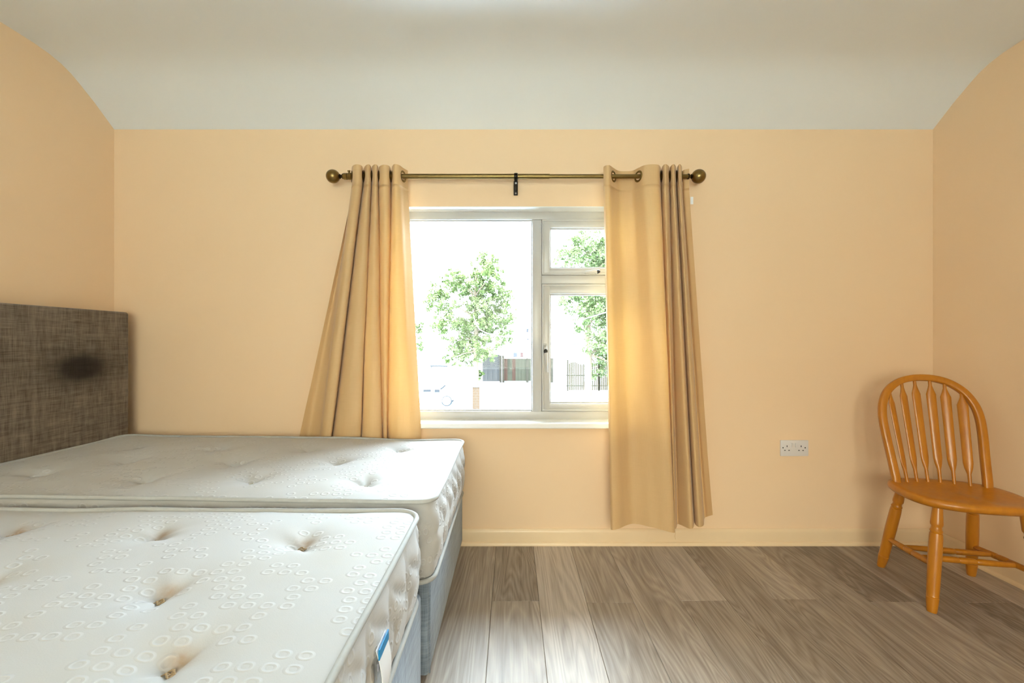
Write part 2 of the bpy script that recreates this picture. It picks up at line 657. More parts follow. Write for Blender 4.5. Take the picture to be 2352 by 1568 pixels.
def plank_mesh(w, l):
    g, c = 0.0004, 0.0013
    x0, x1, y0, y1 = -w / 2 + g, w / 2 - g, -l / 2 + g, l / 2 - g
    b = MB()
    v = [(x0, y0, -TH), (x1, y0, -TH), (x1, y1, -TH), (x0, y1, -TH),
         (x0, y0, -c), (x1, y0, -c), (x1, y1, -c), (x0, y1, -c),
         (x0 + c, y0 + c, 0), (x1 - c, y0 + c, 0), (x1 - c, y1 - c, 0), (x0 + c, y1 - c, 0)]
    f = [(0, 3, 2, 1)]
    for i in range(4):
        j = (i + 1) % 4
        f.append((i, j, 4 + j, 4 + i))
        f.append((4 + i, 4 + j, 8 + j, 8 + i))
    f.append((8, 9, 10, 11))
    me = bpy.data.meshes.new('plank')
    me.from_pydata(v, [], f)
    me.materials.append(M['plank'])
    me.update()
    return me


plank_cache = {}
X0 = -0.083
k0 = math.floor((XL - X0) / PW)
k1 = math.ceil((XR - X0) / PW)
for k in range(k0, k1):
    a, b_ = max(XL, X0 + k * PW), min(XR, X0 + (k + 1) * PW)
    if b_ - a < 0.01:
        continue
    j0 = 1.815 if k % 2 == 0 else 1.815 - PL / 2
    j0 += 0.012 * math.sin(k * 2.3)
    ys = [D]
    y = j0
    while y > YREAR:
        ys.append(y)
        y -= PL
    ys.append(YREAR)
    for i in range(len(ys) - 1):
        w, l = round(b_ - a, 4), round(ys[i] - ys[i + 1], 4)
        if l < 0.02:
            continue
        key = (w, l)
        if key not in plank_cache:
            plank_cache[key] = plank_mesh(w, l)
        o = bpy.data.objects.new('plank', plank_cache[key])
        COL.objects.link(o)
        o.location = ((a + b_) / 2, (ys[i] + ys[i + 1]) / 2, 0)
        o.parent = fl


# skirting boards with a quarter-round bead
def skirting(name, p0, p1, inward, label):
    p0, p1, n = Vector(p0), Vector(p1), Vector(inward)
    pr = [(0, 0), (0.0235, 0), (0.0235, 0.006), (0.0215, 0.012), (0.0165, 0.0165), (0.0125, 0.018), (0.0125, 0.066),
          (0.010, 0.076), (0.004, 0.083), (0, 0.083)]
    b = MB()
    m = len(pr)
    vs = [p0 + n * a + Vector((0, 0, z)) for a, z in pr] + [p1 + n * a + Vector((0, 0, z)) for a, z in pr]
    fs = [(i, (i + 1) % m, m + (i + 1) % m, m + i) for i in range(m)]
    fs += [tuple(range(m)), tuple(range(2 * m - 1, m - 1, -1))]
    b.add(vs, fs)
    o = b.build(name, M['skirting'], smooth=True, angle=30)
    tag(o, label, None, kind='structure')


skirting('baseboard_back', (XL, D, 0), (XR, D, 0), (0, -1, 0), 'cream skirting board under the window')
skirting('baseboard_right', (XR, D, 0), (XR, YREAR, 0), (-1, 0, 0), 'cream skirting board behind the wooden chair')
skirting('baseboard_left', (XL, D, 0), (XL, YREAR, 0), (1, 0, 0), 'cream skirting board behind the bed')

# ------------------------------------------------------------------ window
WYF = 2.40                     # front of the frame
win = empty('window_1', ((OX0 + OX1) / 2, D, OZ0))
tag(win, 'white framed window with a fixed pane and two casements', None, kind='structure')
win_off = Vector(win.location)


def wbuild(b, name, mat, parent, smooth=False):
    o = b.build(name, mat, parent, smooth)
    root = parent
    off = Vector((0, 0, 0))
    while root is not None:
        off += Vector(root.location)
        root = root.parent
    o.location = -off
    return o


def wx(px):
    return PX(px, WYF)


def wz(py):
    return PZ(py, WYF)


FB = wz(963)
LIN = 0.004
b = MB()
b.box(OX0, OX0 + LIN, D - 0.0005, WYF + 0.08, OZ0, OZ1)
b.box(OX1 - LIN, OX1, D - 0.0005, WYF + 0.08, OZ0, OZ1)
b.box(OX0, OX1, D - 0.0005, WYF + 0.08, OZ1 - LIN, OZ1)
wbuild(b, 'reveal', M['white_paint'], win)
GL, GR = wx(893), wx(1490)
FL_, FR_ = OX0 + LIN, OX1 - LIN
b = MB()
c = 0.003
FT = OZ1 - LIN
b.box(FL_, wx(882), WYF, WYF + 0.07, FB, FT, c)
b.box(wx(1507), FR_, WYF, WYF + 0.07, FB, FT, c)
b.box(FL_, FR_, WYF + 0.0005, WYF + 0.07, wz(504), FT, c)
b.box(FL_, FR_, WYF + 0.0005, WYF + 0.07, FB, wz(944), c)
wbuild(b, 'frame', M['upvc'], win, True)
wbuild(MB().box(wx(1223), wx(1244), WYF - 0.006, WYF + 0.07, wz(945), wz(505), c), 'mullion', M['upvc'], win, True)
wbuild(MB().box(wx(1244.2), wx(1507), WYF - 0.001, WYF + 0.07, wz(652), wz(632), c), 'transom', M['upvc'], win, True)


def bead(parent, x0, x1, z0, z1, y, w=0.009, d=0.012):
    """sloped glazing bead running round a pane"""
    outer = [(x0, y, z0), (x1, y, z0), (x1, y, z1), (x0, y, z1)]
    inner = [(x0 + w, y + d, z0 + w), (x1 - w, y + d, z0 + w), (x1 - w, y + d, z1 - w), (x0 + w, y + d, z1 - w)]
    back = [(x0 + w, y + d + 0.012, z0 + w), (x1 - w, y + d + 0.012, z0 + w), (x1 - w, y + d + 0.012, z1 - w),
            (x0 + w, y + d + 0.012, z1 - w)]
    ob = [(x0, y + d + 0.012, z0), (x1, y + d + 0.012, z0), (x1, y + d + 0.012, z1), (x0, y + d + 0.012, z1)]
    bb = MB()
    fs = []
    for i in range(4):
        j = (i + 1) % 4
        fs += [(i, j, 4 + j, 4 + i), (4 + i, 4 + j, 8 + j, 8 + i), (12 + i, i, 4 + i, 8 + i) if False else (8 + i, 8 + j, 12 + j, 12 + i),
               (12 + i, 12 + j, j, i)]
    bb.add(outer + inner + back + ob, fs)
    return wbuild(bb, 'glazing_bead', M['upvc'], parent)


def pane(parent, x0, x1, z0, z1, y):
    p = wbuild(MB().box(x0, x1, y, y + 0.004, z0, z1), 'glass_pane', M['glass'], parent)
    return p


# fixed pane
bead(win, wx(881), wx(1224), wz(945), wz(503), WYF + 0.004)
pane(win, wx(881), wx(1224), wz(946), wz(502), WYF + 0.024)


def casement(px0, px1, py0, py1, gx0, gx1, gy0, gy1):
    x0, x1, z1, z0 = wx(px0), wx(px1), wz(py0), wz(py1)
    g0, g1, h1, h0 = wx(gx0), wx(gx1), wz(gy0), wz(gy1)
    cs = empty('casement', (0, 0, 0))
    cs.parent = win
    cs.location = Vector((x0, WYF, z0)) - win_off
    yf = WYF - 0.004
    b = MB()
    # outer rebate lip, raised a little
    b.box(x0, x0 + 0.011, yf - 0.004, WYF + 0.05, z0, z1, 0.003)
    b.box(x1 - 0.011, x1, yf - 0.004, WYF + 0.05, z0, z1, 0.003)
    b.box(x0, x1, yf - 0.0045, WYF + 0.05, z1 - 0.011, z1, 0.003)
    b.box(x0, x1, yf - 0.0045, WYF + 0.05, z0, z0 + 0.011, 0.003)
    wbuild(b, 'rebate_lip', M['upvc'], cs, True)
    b = MB()
    b.box(x0 + 0.010, g0, yf, WYF + 0.06, z0 + 0.010, z1 - 0.010, 0.002)
    b.box(g1, x1 - 0.010, yf, WYF + 0.06, z0 + 0.010, z1 - 0.010, 0.002)
    b.box(g0 - 0.002, g1 + 0.002, yf + 0.0003, WYF + 0.06, h1, z1 - 0.010, 0.002)
    b.box(g0 - 0.002, g1 + 0.002, yf + 0.0003, WYF + 0.06, z0 + 0.010, h0, 0.002)
    wbuild(b, 'sash_frame', M['upvc'], cs, True)
    bead(cs, g0 - 0.001, g1 + 0.001, h0 - 0.001, h1 + 0.001, yf + 0.004)
    pane(cs, g0 - 0.004, g1 + 0.004, h0 - 0.004, h1 + 0.004, yf + 0.022)
    return cs


top_c = casement(1244.5, 1506, 503.5, 631.5, 1262.5, 1489, 523, 615.5)
low_c = casement(1244.5, 1506, 652.5, 943.5, 1262.5, 1489, 674.5, 926.5)


def handle(parent, px, py, vertical, length):
    x, z = wx(px), wz(py)
    y = WYF - 0.004
    b = MB()
    if vertical:
        b.box(x - 0.009, x + 0.009, y - 0.012, y, z - 0.045, z + 0.020, 0.004)
        pts = [(x, y - 0.012, z + 0.006), (x, y - 0.030, z - 0.002), (x + 0.001, y - 0.036, z - 0.03),
               (x + 0.004, y - 0.036, z - 0.08), (x + 0.007, y - 0.032, z - length)]
    else:
        b.box(x - 0.020, x + 0.045, y - 0.012, y, z - 0.010, z + 0.008, 0.004)
        pts = [(x + 0.036, y - 0.012, z), (x + 0.036, y - 0.028, z), (x + 0.02, y - 0.036, z + 0.001),
               (x - 0.0, y - 0.034, z - 0.001), (x - 0.024, y - 0.030, z - 0.003)]
    b.tube(pts, [0.009, 0.0095, 0.009, 0.0078, 0.0065], n=12)
    h = wbuild(b, 'handle', M['upvc'], parent, True)
    b = MB()
    if vertical:
        b.lathe([(0, 0.004), (0.3, 0.0105), (1, 0.010)], (x, y - 0.046, z - 0.022), (x, y - 0.028, z - 0.022), 16, 1, 1.25)
    else:
        b.lathe([(0, 0.004), (0.3, 0.0105), (1, 0.010)], (x + 0.046, y - 0.040, z + 0.002), (x + 0.046, y - 0.012, z + 0.002), 16)
    lk = wbuild(b, 'key_lock', M['black'], h, True)
    b = MB()
    if vertical:
        b.box(x - 0.0015, x + 0.0015, y - 0.0466, y - 0.045, z - 0.026, z - 0.018)
    else:
        b.box(x + 0.043, x + 0.049, y - 0.0406, y - 0.039, z + 0.0005, z + 0.0035)
    return h


handle(top_c, 1352, 626, False, 0.1)
handle(low_c, 1252, 797, True, 0.135)
# sill board
SB = MB()
SB.box(OX0 + 0.001, OX1 - 0.001, D - 0.01, WYF + 0.01, 0.6175, 0.645)
SB.box(OX0 - 0.05, OX1 + 0.05, D - 0.038, D - 0.0002, 0.6165, 0.6455, 0.006)
wbuild(SB, 'window_sill', M['white_paint'], win, False)

# added window, unseen behind the photographer, to fill the room with light
fill_win = empty('added_fill_window', ((RX0 + RX1) / 2, YREAR, RZ0))
tag(fill_win, 'added white framed window for fill light, unseen behind the photographer', None, kind='structure')
b = MB()
y0_, y1_ = YREAR - 0.13, YREAR - 0.07
for q in ((RX0, RX0 + .05, RZ0, RZ1), (RX1 - .05, RX1, RZ0, RZ1), (RX0 + .05, RX1 - .05, RZ0, RZ0 + .05), (RX0 + .05, RX1 - .05, RZ1 - .05, RZ1)):
    b.box(q[0], q[1], y0_, y1_, q[2], q[3], 0.003)
wbuild(b, 'frame', M['upvc'], fill_win, True)
wbuild(MB().box(-0.075, -0.025, y0_, y1_, RZ0 + .05, RZ1 - .05, 0.003), 'mullion', M['upvc'], fill_win, True)
wbuild(MB().box(RX0 + .05, -0.075, y0_ + .028, y0_ + .032, RZ0 + .05, RZ1 - .05), 'glass_pane', M['glass'], fill_win)
wbuild(MB().box(-0.025, RX1 - .05, y0_ + .028, y0_ + .032, RZ0 + .05, RZ1 - .05), 'glass_pane', M['glass'], fill_win)
vo = bpy.data.materials.new('cream_fill_tint')  # added sheer cloth, its tint warms the fill light from behind
vo.use_nodes = True
vnt = vo.node_tree
vnt.nodes.clear()
v_o, v_t, v_d, v_m = N(vnt, 'ShaderNodeOutputMaterial'), N(vnt, 'ShaderNodeBsdfTransparent'), N(vnt, 'ShaderNodeBsdfDiffuse'), N(vnt, 'ShaderNodeMixShader')
v_t.inputs['Color'].default_value = (1.0, 0.80, 0.58, 1)
v_d.inputs['Color'].default_value = (0.80, 0.66, 0.45, 1)
v_m.inputs[0].default_value = 0.12
vnt.links.new(v_t.outputs[0], v_m.inputs[1])
vnt.links.new(v_d.outputs[0], v_m.inputs[2])
vnt.links.new(v_m.outputs[0], v_o.inputs['Surface'])
bl = MB()
nf = 90
vs_, fs_ = [], []
for i_ in range(nf + 1):
    xx = RX0 + 0.01 + (RX1 - RX0 - 0.02) * i_ / nf
    yy_ = YREAR - 0.045 + 0.008 * math.sin(i_ * 1.1)
    vs_ += [(xx, yy_, RZ0 + 0.03), (xx, yy_, RZ1 - 0.01)]
for i_ in range(nf):
    fs_.append((2 * i_, 2 * i_ + 2, 2 * i_ + 3, 2 * i_ + 1))
bl.add(vs_, fs_)
wbuild(bl, 'fill_tint_panel', vo, fill_win, True)
wbuild(MB().box(RX0, RX1, YREAR - .07, YREAR + .03, RZ0 - .0, RZ0 + .025, .004), 'window_sill', M['white_paint'], fill_win)

# ------------------------------------------------------------------ curtains
RY, RZ = 2.215, PZ(405, 2.215)


def catmull(pts, n):
    """pts list of (x,y); n samples per span; returns list"""
    out = []
    P = [Vector(p) for p in pts]
    P = [P[0] * 2 - P[1]] + P + [P[-1] * 2 - P[-2]]
    for i in range(1, len(P) - 2):
        p0, p1, p2, p3 = P[i - 1], P[i], P[i + 1], P[i + 2]
        for k in range(n):
            t = k / n
            out.append(0.5 * ((2 * p1) + (-p0 + p2) * t + (2 * p0 - 5 * p1 + 4 * p2 - p3) * t * t +
                              (-p0 + 3 * p1 - 3 * p2 + p3) * t ** 3))
    out.append(P[-2])
    return out


def make_curtain(name, ctrl, zref, zend, seed, lift=None, wob=0.0):
    SP = 9
    top = catmull([(PX(a, y), y) for a, y, c_, d_ in ctrl], SP)
    bot = catmull([(PX(c_, d_), d_) for a, y, c_, d_ in ctrl], SP)
    nu = len(top)
    ztop = RZ + 0.043
    # rows: dense at the header, wider below
    zs = []
    z = ztop
    while z > ztop - 0.10:
        zs.append(z)
        z -= 0.005
    n_rest = 110
    for i in range(n_rest + 1):
        zs.append(ztop - 0.10 - (ztop - 0.10 - zend) * i / n_rest)
    arc = [0.0]
    for i in range(1, nu):
        arc.append(arc[-1] + max((top[i] - top[i - 1]).length, (bot[i] - bot[i - 1]).length))
    # eyelets where the header crosses the pole
    eyes = []
    for i in range(nu - 1):
        a, b_ = top[i].y - RY, top[i + 1].y - RY
        if a * b_ < 0:
            t = a / (a - b_)
            p = top[i].lerp(top[i + 1], t)
            tg = (top[min(i + 3, nu - 1)] - top[max(i - 2, 0)]).normalized()
            eyes.append((i + t, p, tg))
    verts, uvs = [], []
    for zi, z in enumerate(zs):
        v = (ztop - z) / (ztop - zref)
        g = min(max((v - 0.06) / 0.94, 0), 1.2)
        for i in range(nu):
            p = top[i].lerp(bot[i], g)
            u = arc[i]
            nz = noise.noise(Vector((u * 5.0 + seed, z * 2.2, seed * 1.7)))
            nz2 = noise.noise(Vector((u * 14.0 + seed, z * 6.0, seed * 3.1)))
            amp = min(v * 3, 1.0)
            dx = 0.0022 * nz * amp
            dy = (0.006 * nz + 0.0016 * nz2) * amp
            zz = z
            if lift:
                zz += lift(i / (nu - 1)) * max(0, (v - 0.8) / 0.2) ** 1.0 if v > 0.8 else 0
            verts.append((p.x + dx, p.y + dy, zz))
            uvs.append((u, z))
    faces = []
    for zi in range(len(zs) - 1):
        for i in range(nu - 1):
            cz = (zs[zi] + zs[zi + 1]) / 2
            cp = (top[i] + top[i + 1]) / 2
            hole = False
            for (ei, ep, tg) in eyes:
                if abs(i + 0.5 - ei) < 14:
                    # distance measured along the cloth
                    du = (cp - ep).length
                    if du * du + (cz - RZ) ** 2 < 0.0215 ** 2:
                        hole = True
            if hole:
                continue
            a = zi * nu + i
            faces.append((a, a + 1, a + nu + 1, a + nu))
    root = empty(name, (PX(ctrl[len(ctrl) // 2][0], RY), RY, zend))
    me = bpy.data.meshes.new('cloth')
    me.from_pydata(verts, [], faces)
    ul = me.uv_layers.new(name='UVMap')
    for lp in me.loops:
        ul.data[lp.index].uv = uvs[lp.vertex_index]
    for p in me.polygons:
        p.use_smooth = True
    me.materials.append(M['curtain'])
    o = bpy.data.objects.new('cloth', me)
    COL.objects.link(o)
    o.parent = root
    o.location = -Vector(root.location)
    for (ei, ep, tg) in eyes:
        t3 = Vector((tg.x, tg.y, 0))
        nrm = Vector((-tg.y, tg.x, 0))
        b = MB()
        R0, n1, n2 = 0.0235, 28, 8
        vs, fs = [], []
        for i in range(n1):
            a = 2 * PI * i / n1
            d = t3 * math.cos(a) + Vector((0, 0, 1)) * math.sin(a)
            for k in range(n2):
                c_ = 2 * PI * k / n2
                vs.append(Vector((ep.x, ep.y, RZ)) + d * (R0 + 0.0055 * math.cos(c_)) + nrm * (0.0026 * math.sin(c_)))
        for i in range(n1):
            for k in range(n2):
                fs.append((i * n2 + k, i * n2 + (k + 1) % n2, ((i + 1) % n1) * n2 + (k + 1) % n2, ((i + 1) % n1) * n2 + k))
        b.add(vs, fs)
        e = b.build('eyelet', M['brass'], root, True)
        e.location = -Vector(root.location)
    return root


left_ctrl = [
    (813, 2.245, 690, 2.262), (813, 2.262, 712, 2.290), (808, 2.225, 733, 2.268), (811, 2.185, 739, 2.235), (821, 2.170, 748, 2.222),
    (832, 2.195, 761, 2.232), (833, 2.258, 763, 2.285), (838, 2.195, 769, 2.235), (846, 2.170, 795, 2.212), (852, 2.195, 826, 2.232),
    (853.5, 2.258, 828.5, 2.285), (855, 2.195, 833, 2.232), (862, 2.170, 853, 2.212), (868, 2.195, 875, 2.235), (869, 2.258, 878, 2.285),
    (871, 2.200, 879.5, 2.248), (882, 2.174, 883, 2.228), (895, 2.195, 889, 2.240), (898.5, 2.258, 891, 2.285), (900.5, 2.200, 895, 2.238),
    (906, 2.168, 916, 2.212), (917, 2.180, 938, 2.218), (926, 2.215, 952, 2.235), (937, 2.252, 967, 2.268)]
left_curtain = make_curtain('curtain', left_ctrl, 0.6, 0.385, 3.0)
tag(left_curtain, 'beige eyelet curtain gathered left of the window, hanging behind the bed', 'curtain', 'pair of beige eyelet curtains')
right_ctrl = [
    (1386, 2.205, 1403, 2.200), (1391, 2.185, 1409, 2.188), (1400, 2.182, 1424, 2.200), (1409, 2.215, 1438, 2.228), (1421, 2.252, 1452, 2.246),
    (1437, 2.258, 1470, 2.238), (1453, 2.250, 1492, 2.212), (1466, 2.215, 1510, 2.200), (1480, 2.182, 1525, 2.186), (1497, 2.170, 1538, 2.176),
    (1512, 2.176, 1547, 2.176), (1517, 2.205, 1550.5, 2.192), (1518.5, 2.258, 1547, 2.258), (1521, 2.200, 1548, 2.250), (1528, 2.168, 1551, 2.235),
    (1536.5, 2.195, 1554, 2.252), (1538, 2.258, 1556, 2.286), (1540, 2.200, 1563, 2.270), (1547, 2.168, 1584, 2.214), (1552.5, 2.195, 1593, 2.222),
    (1554, 2.258, 1595, 2.286), (1556, 2.200, 1597, 2.240), (1561, 2.168, 1606, 2.206), (1566, 2.195, 1616, 2.226), (1567.5, 2.258, 1618, 2.286),
    (1571, 2.240, 1626, 2.272), (1583, 2.226, 1637, 2.250)]
right_curtain = make_curtain('curtain', right_ctrl, 0.12, 0.118, 11.0,
                             lift=lambda u: 0.010 + 0.05 * max(0, (u - 0.9) / 0.1) + 0.012 * math.sin(u * 9.0))
tag(right_curtain, 'beige eyelet curtain right of the window, lit through from behind, hanging to the skirting', 'curtain', 'pair of beige eyelet curtains')
# care label and a hanging thread on the right curtain
ro = -Vector(right_curtain.location)
b = MB()
lx, lz = PX(1586, 2.215), PZ(461, 2.215)
b.box(lx, lx + 0.014, 2.2150, 2.2162, lz - 0.017, lz + 0.020)
o = b.build('care_label', M['label_white'], right_curtain)
o.location = ro
b = MB()
tx = PX(1550.5, 2.19)
b.tube([(tx, 2.19, 0.135), (tx + 0.001, 2.188, 0.115), (tx, 2.19, 0.10), (tx + 0.002, 2.19, 0.085)], 0.0009, 6)
o = b.build('loose_thread', M['curtain'], right_curtain)
o.location = ro

# pole
rod = empty('curtain_pole', (0, RY, RZ))
tag(rod, 'antique brass curtain pole with ball finials above the window', 'curtain pole')


def rbuild(b, name, mat, parent=None, smooth=True):
    o = b.build(name, mat, parent or rod, smooth)
    off = Vector(rod.location)
    if parent and parent is not rod:
        off = off + Vector(parent.location)
        o.location = -Vector(rod.location) - Vector(parent.location)
    else:
        o.location = -off
    return o


xa, xb, xj = PX(790, RY), PX(1584, RY), PX(1262, RY)
rbuild(MB().lathe([(0, 0.0128), (1, 0.0128)], (xa, RY, RZ), (xj, RY, RZ), 24), 'outer_tube', M['brass'])
rbuild(MB().lathe([(0, 0.0108), (1, 0.0108)], (xj - 0.05, RY, RZ), (xb, RY, RZ), 24), 'inner_tube', M['brass'])


def finial(cx_, sgn, r):
    b = MB()
    prof = []
    for i in range(19):
        a = PI * i / 18
        prof.append(((1 - math.cos(a)) / 2, max(0.0005, math.sin(a) * r)))
    b.lathe(prof, (cx_ - r, RY, RZ), (cx_ + r, RY, RZ), 32)
    f_ = rbuild(b, 'finial', M['brass'])
    e0 = cx_ + sgn * r * 0.93
    b = MB()
    b.lathe([(0, 0.010), (0.2, 0.012), (0.35, 0.008), (0.6, 0.008), (0.75, 0.0135), (1, 0.0135)],
            (e0, RY, RZ), (e0 + sgn * 0.022, RY, RZ), 20)
    rbuild(b, 'finial_neck', M['dark_brass'])
    return e0 + sgn * 0.022


e = finial(PX(765, RY), 1, 0.034)
b = MB().lathe([(0, 0.0145), (0.1, 0.0165), (0.45, 0.0165), (0.5, 0.014), (0.55, 0.0165), (0.95, 0.0175), (1, 0.015)], (e - 0.002, RY, RZ), (e + 0.042, RY, RZ), 20)
b.lathe([(0, 0.005), (0.6, 0.005), (0.7, 0.007), (1, 0.007)], (e + 0.030, RY - 0.006, RZ + 0.010), (e + 0.030, RY - 0.012, RZ + 0.026), 12)
rbuild(b, 'end_collar', M['brass'])
finial(PX(1604.5, RY), -1, 0.035)


def bracket(px):
    x = PX(px, RY)
    b = MB()
    b.lathe([(0, 0.015), (0.15, 0.0165), (0.85, 0.0165), (1, 0.015)], (x - 0.009, RY, RZ), (x + 0.009, RY, RZ), 20)
    b.tube([(x, RY + 0.012, RZ - 0.004), (x, RY + 0.04, RZ - 0.012), (x, RY + 0.075, RZ - 0.03), (x, D - 0.006, RZ - 0.035)], 0.0055, 10)
    b.box(x - 0.011, x + 0.011, D - 0.009, D - 0.0005, RZ - 0.062, RZ + 0.014, 0.003)
    k = rbuild(b, 'bracket', M['black_metal'])
    s = MB().lathe([(0, 0.003), (0.5, 0.0048), (1, 0.005)], (x, D - 0.0125, RZ - 0.052), (x, D - 0.008, RZ - 0.052), 12)
    rbuild(s, 'screw', M['steel'], k)
    # clamp drop under the pole
    s = MB().box(x - 0.0085, x + 0.0085, RY - 0.012, RY - 0.006, RZ - 0.045, RZ - 0.010, 0.003)
    rbuild(s, 'clamp_tab', M['black_metal'], k)
    s = MB().lathe([(0, 0.003), (0.5, 0.0045), (1, 0.005)], (x, RY - 0.0155, RZ - 0.038), (x, RY - 0.011, RZ - 0.038), 12)
    rbuild(s, 'screw', M['steel'], k)


bracket(1185)

# ------------------------------------------------------------------ beds
def rr_map(x, y, hx, hy, r):
    """map a rectangle point to a rounded rectangle"""
    ax, ay = abs(x) - (hx - r), abs(y) - (hy - r)
    if ax > 0 and ay > 0:
        u, v = ax / r, ay / r
        nu_, nv_ = u * math.sqrt(1 - v * v / 2), v * math.sqrt(1 - u * u / 2)
        return math.copysign(hx - r + nu_ * r, x), math.copysign(hy - r + nv_ * r, y)
    return x, y


def make_mattress(x0, x1, y0, y1, zb, zt, tilt, tufts, label, seed, corner, stained, dip):
    hx, hy = (x1 - x0) / 2, (y1 - y0) / 2
    cx_, cy_ = (x0 + x1) / 2, (y0 + y1) / 2
    H = zt - zb
    root = empty('mattress', (cx_, cy_, zb))
    root.rotation_euler = (0, tilt, 0)
    tag(root, label, 'mattress', 'pair of white single mattresses')
    step = 0.0085
    nx_, ny_ = int(2 * hx / step), int(2 * hy / step)
    loc_t = [(tx - cx_, ty - cy_) for tx, ty in tufts]
    rnd = random.Random(seed)
    phases = [rnd.uniform(0, 6.28) for _ in tufts]
    inset = 0.002

    def height(x, y):
        e = min(hx - abs(x), hy - abs(y))
        z = H - 0.004
        z += 0.014 * (1 - math.exp(-max(e, 0) / 0.10))          # soft crown
        z += 0.007 * noise.noise(Vector((x * 2.6 + seed, y * 2.6, seed)))
        z += 0.0022 * noise.noise(Vector((x * 11 + seed, y * 11, seed + 5)))
        st = 0.0
        for (tx, ty), ph in zip(loc_t, phases):
            dx, dy = x - tx, y - ty
            d2 = dx * dx + dy * dy
            if d2 > 0.05:
                continue
            d = math.sqrt(d2)
            a = math.atan2(dy, dx)
            crease = 1 + 0.35 * math.cos(3 * a + ph) + 0.22 * math.cos(5 * a + 2 * ph)
            z -= dip * math.exp(-(d / 0.030) ** 1.3) + 0.010 * crease * math.exp(-(d / 0.075) ** 2)
            if stained:
                sx_, sy_ = (dx - 0.004) / 0.021, (dy - 0.020) / 0.018
                st = max(st, 0.80 * math.exp(-(sx_ * sx_ + sy_ * sy_)))
        return z, st

    verts, stain = [], []
    for j in range(ny_ + 1):
        for i in range(nx_ + 1):
            x, y = -hx + 2 * hx * i / nx_, -hy + 2 * hy * j / ny_
            mx_, my_ = rr_map(x, y, hx, hy, corner)
            z, st = height(mx_, my_)
            verts.append((mx_ * (1 - inset / hx), my_ * (1 - inset / hy), z))
            stain.append(st)
    faces = []
    for j in range(ny_):
        for i in range(nx_):
            a = j * (nx_ + 1) + i
            faces.append((a, a + 1, a + nx_ + 2, a + nx_ + 1))
    me = bpy.data.meshes.new('top_panel')
    me.from_pydata(verts, [], faces)
    at = me.attributes.new('stain', 'FLOAT', 'POINT')
    at.data.foreach_set('value', stain)
    top = link_mesh('top_panel', me, M['mattress'], root, True, angle=80)
    # perimeter loop
    loop = [(i, 0) for i in range(nx_)] + [(nx_, j) for j in range(ny_)] + [(nx_ - i, ny_) for i in range(nx_)] + [(0, ny_ - j) for j in range(ny_)]
    per = []
    for i, j in loop:
        x, y = -hx + 2 * hx * i / nx_, -hy + 2 * hy * j / ny_
        per.append(Vector(rr_map(x, y, hx, hy, corner)))
    m_ = len(per)
    norms = []
    for i in range(m_):
        t_ = per[(i + 2) % m_] - per[i - 2]
        norms.append(Vector((t_.y, -t_.x)).normalized())
    s = [0.0]
    for i in range(1, m_):
        s.append(s[-1] + (per[i] - per[i - 1]).length)
    rings = 22
    sv = []
    for k in range(rings + 1):
        tz = k / rings
        for i in range(m_):
            bulge = 0.012 * math.sin(PI * tz) ** 0.6
            # wavy diagonal quilting lines with pillows between
            w = (s[i] + 0.03 * math.sin(tz * 9 + s[i] * 3)) / 0.125
            q1 = abs(math.sin(PI * (w + tz * 1.5)))
            q2 = abs(math.sin(PI * (w * 0.8 - tz * 1.7 + 0.3)))
            qv = 0.015 * (min(q1, q2) ** 0.6) * math.sin(PI * tz) ** 0.4 if 0 < tz < 1 else 0
            p = per[i] + norms[i] * (bulge + qv - 0.008)
            zz = 0.012 + (H - 0.020) * tz
            sv.append((p.x, p.y, zz))
    sf = []
    for k in range(rings):
        for i in range(m_):
            j = (i + 1) % m_
            sf.append((k * m_ + i, k * m_ + j, (k + 1) * m_ + j, (k + 1) * m_ + i))
    sf.append(tuple(range(m_)))
    b = MB()
    b.add(sv, sf)
    b.build('quilted_border', M['mattress_side'], root, True, angle=80)
    # binding tape along both edges
    for zz, nm in ((H - 0.003, 1), (0.008, 0)):
        pts = []
        for i in range(0, m_, 2):
            p = per[i] + norms[i] * 0.001
            dz = 0.003 * noise.noise(Vector((s[i] * 5, zz, seed))) + (0.006 * noise.noise(Vector((p.x * 2.6 + seed, p.y * 2.6, seed))) if nm else 0)
            pts.append((p.x, p.y, zz + dz))
        b = MB()
        b.tube(pts, 0.0075, 8, True)
        b.build('binding_tape', M['tape'], root, True, angle=80)
    # tufts: a small knotted loop of yarn in each dimple
    for (tx, ty), ph in zip(loc_t, phases):
        z, _ = height(tx, ty)
        b = MB()
        pts = []
        for i in range(14):
            a = 2 * PI * i / 14
            rr = 0.0062 + 0.0018 * math.sin(2 * a + ph)
            pts.append((tx + rr * math.cos(a) * 1.3, ty + rr * math.sin(a), z + 0.004 + 0.002 * math.sin(3 * a + ph)))
        b.tube(pts, 0.0014, 8, True)
        for q in range(4):
            a = ph + q * 1.5
            b.tube([(tx, ty, z + 0.003), (tx + 0.006 * math.cos(a), ty + 0.006 * math.sin(a), z + 0.005),
                    (tx + 0.013 * math.cos(a + .3), ty + 0.011 * math.sin(a + .3), z + 0.003)], 0.0010, 8)
        b.build('tuft', M['yarn_brown'] if stained else M['yarn'], root, True)
    return root


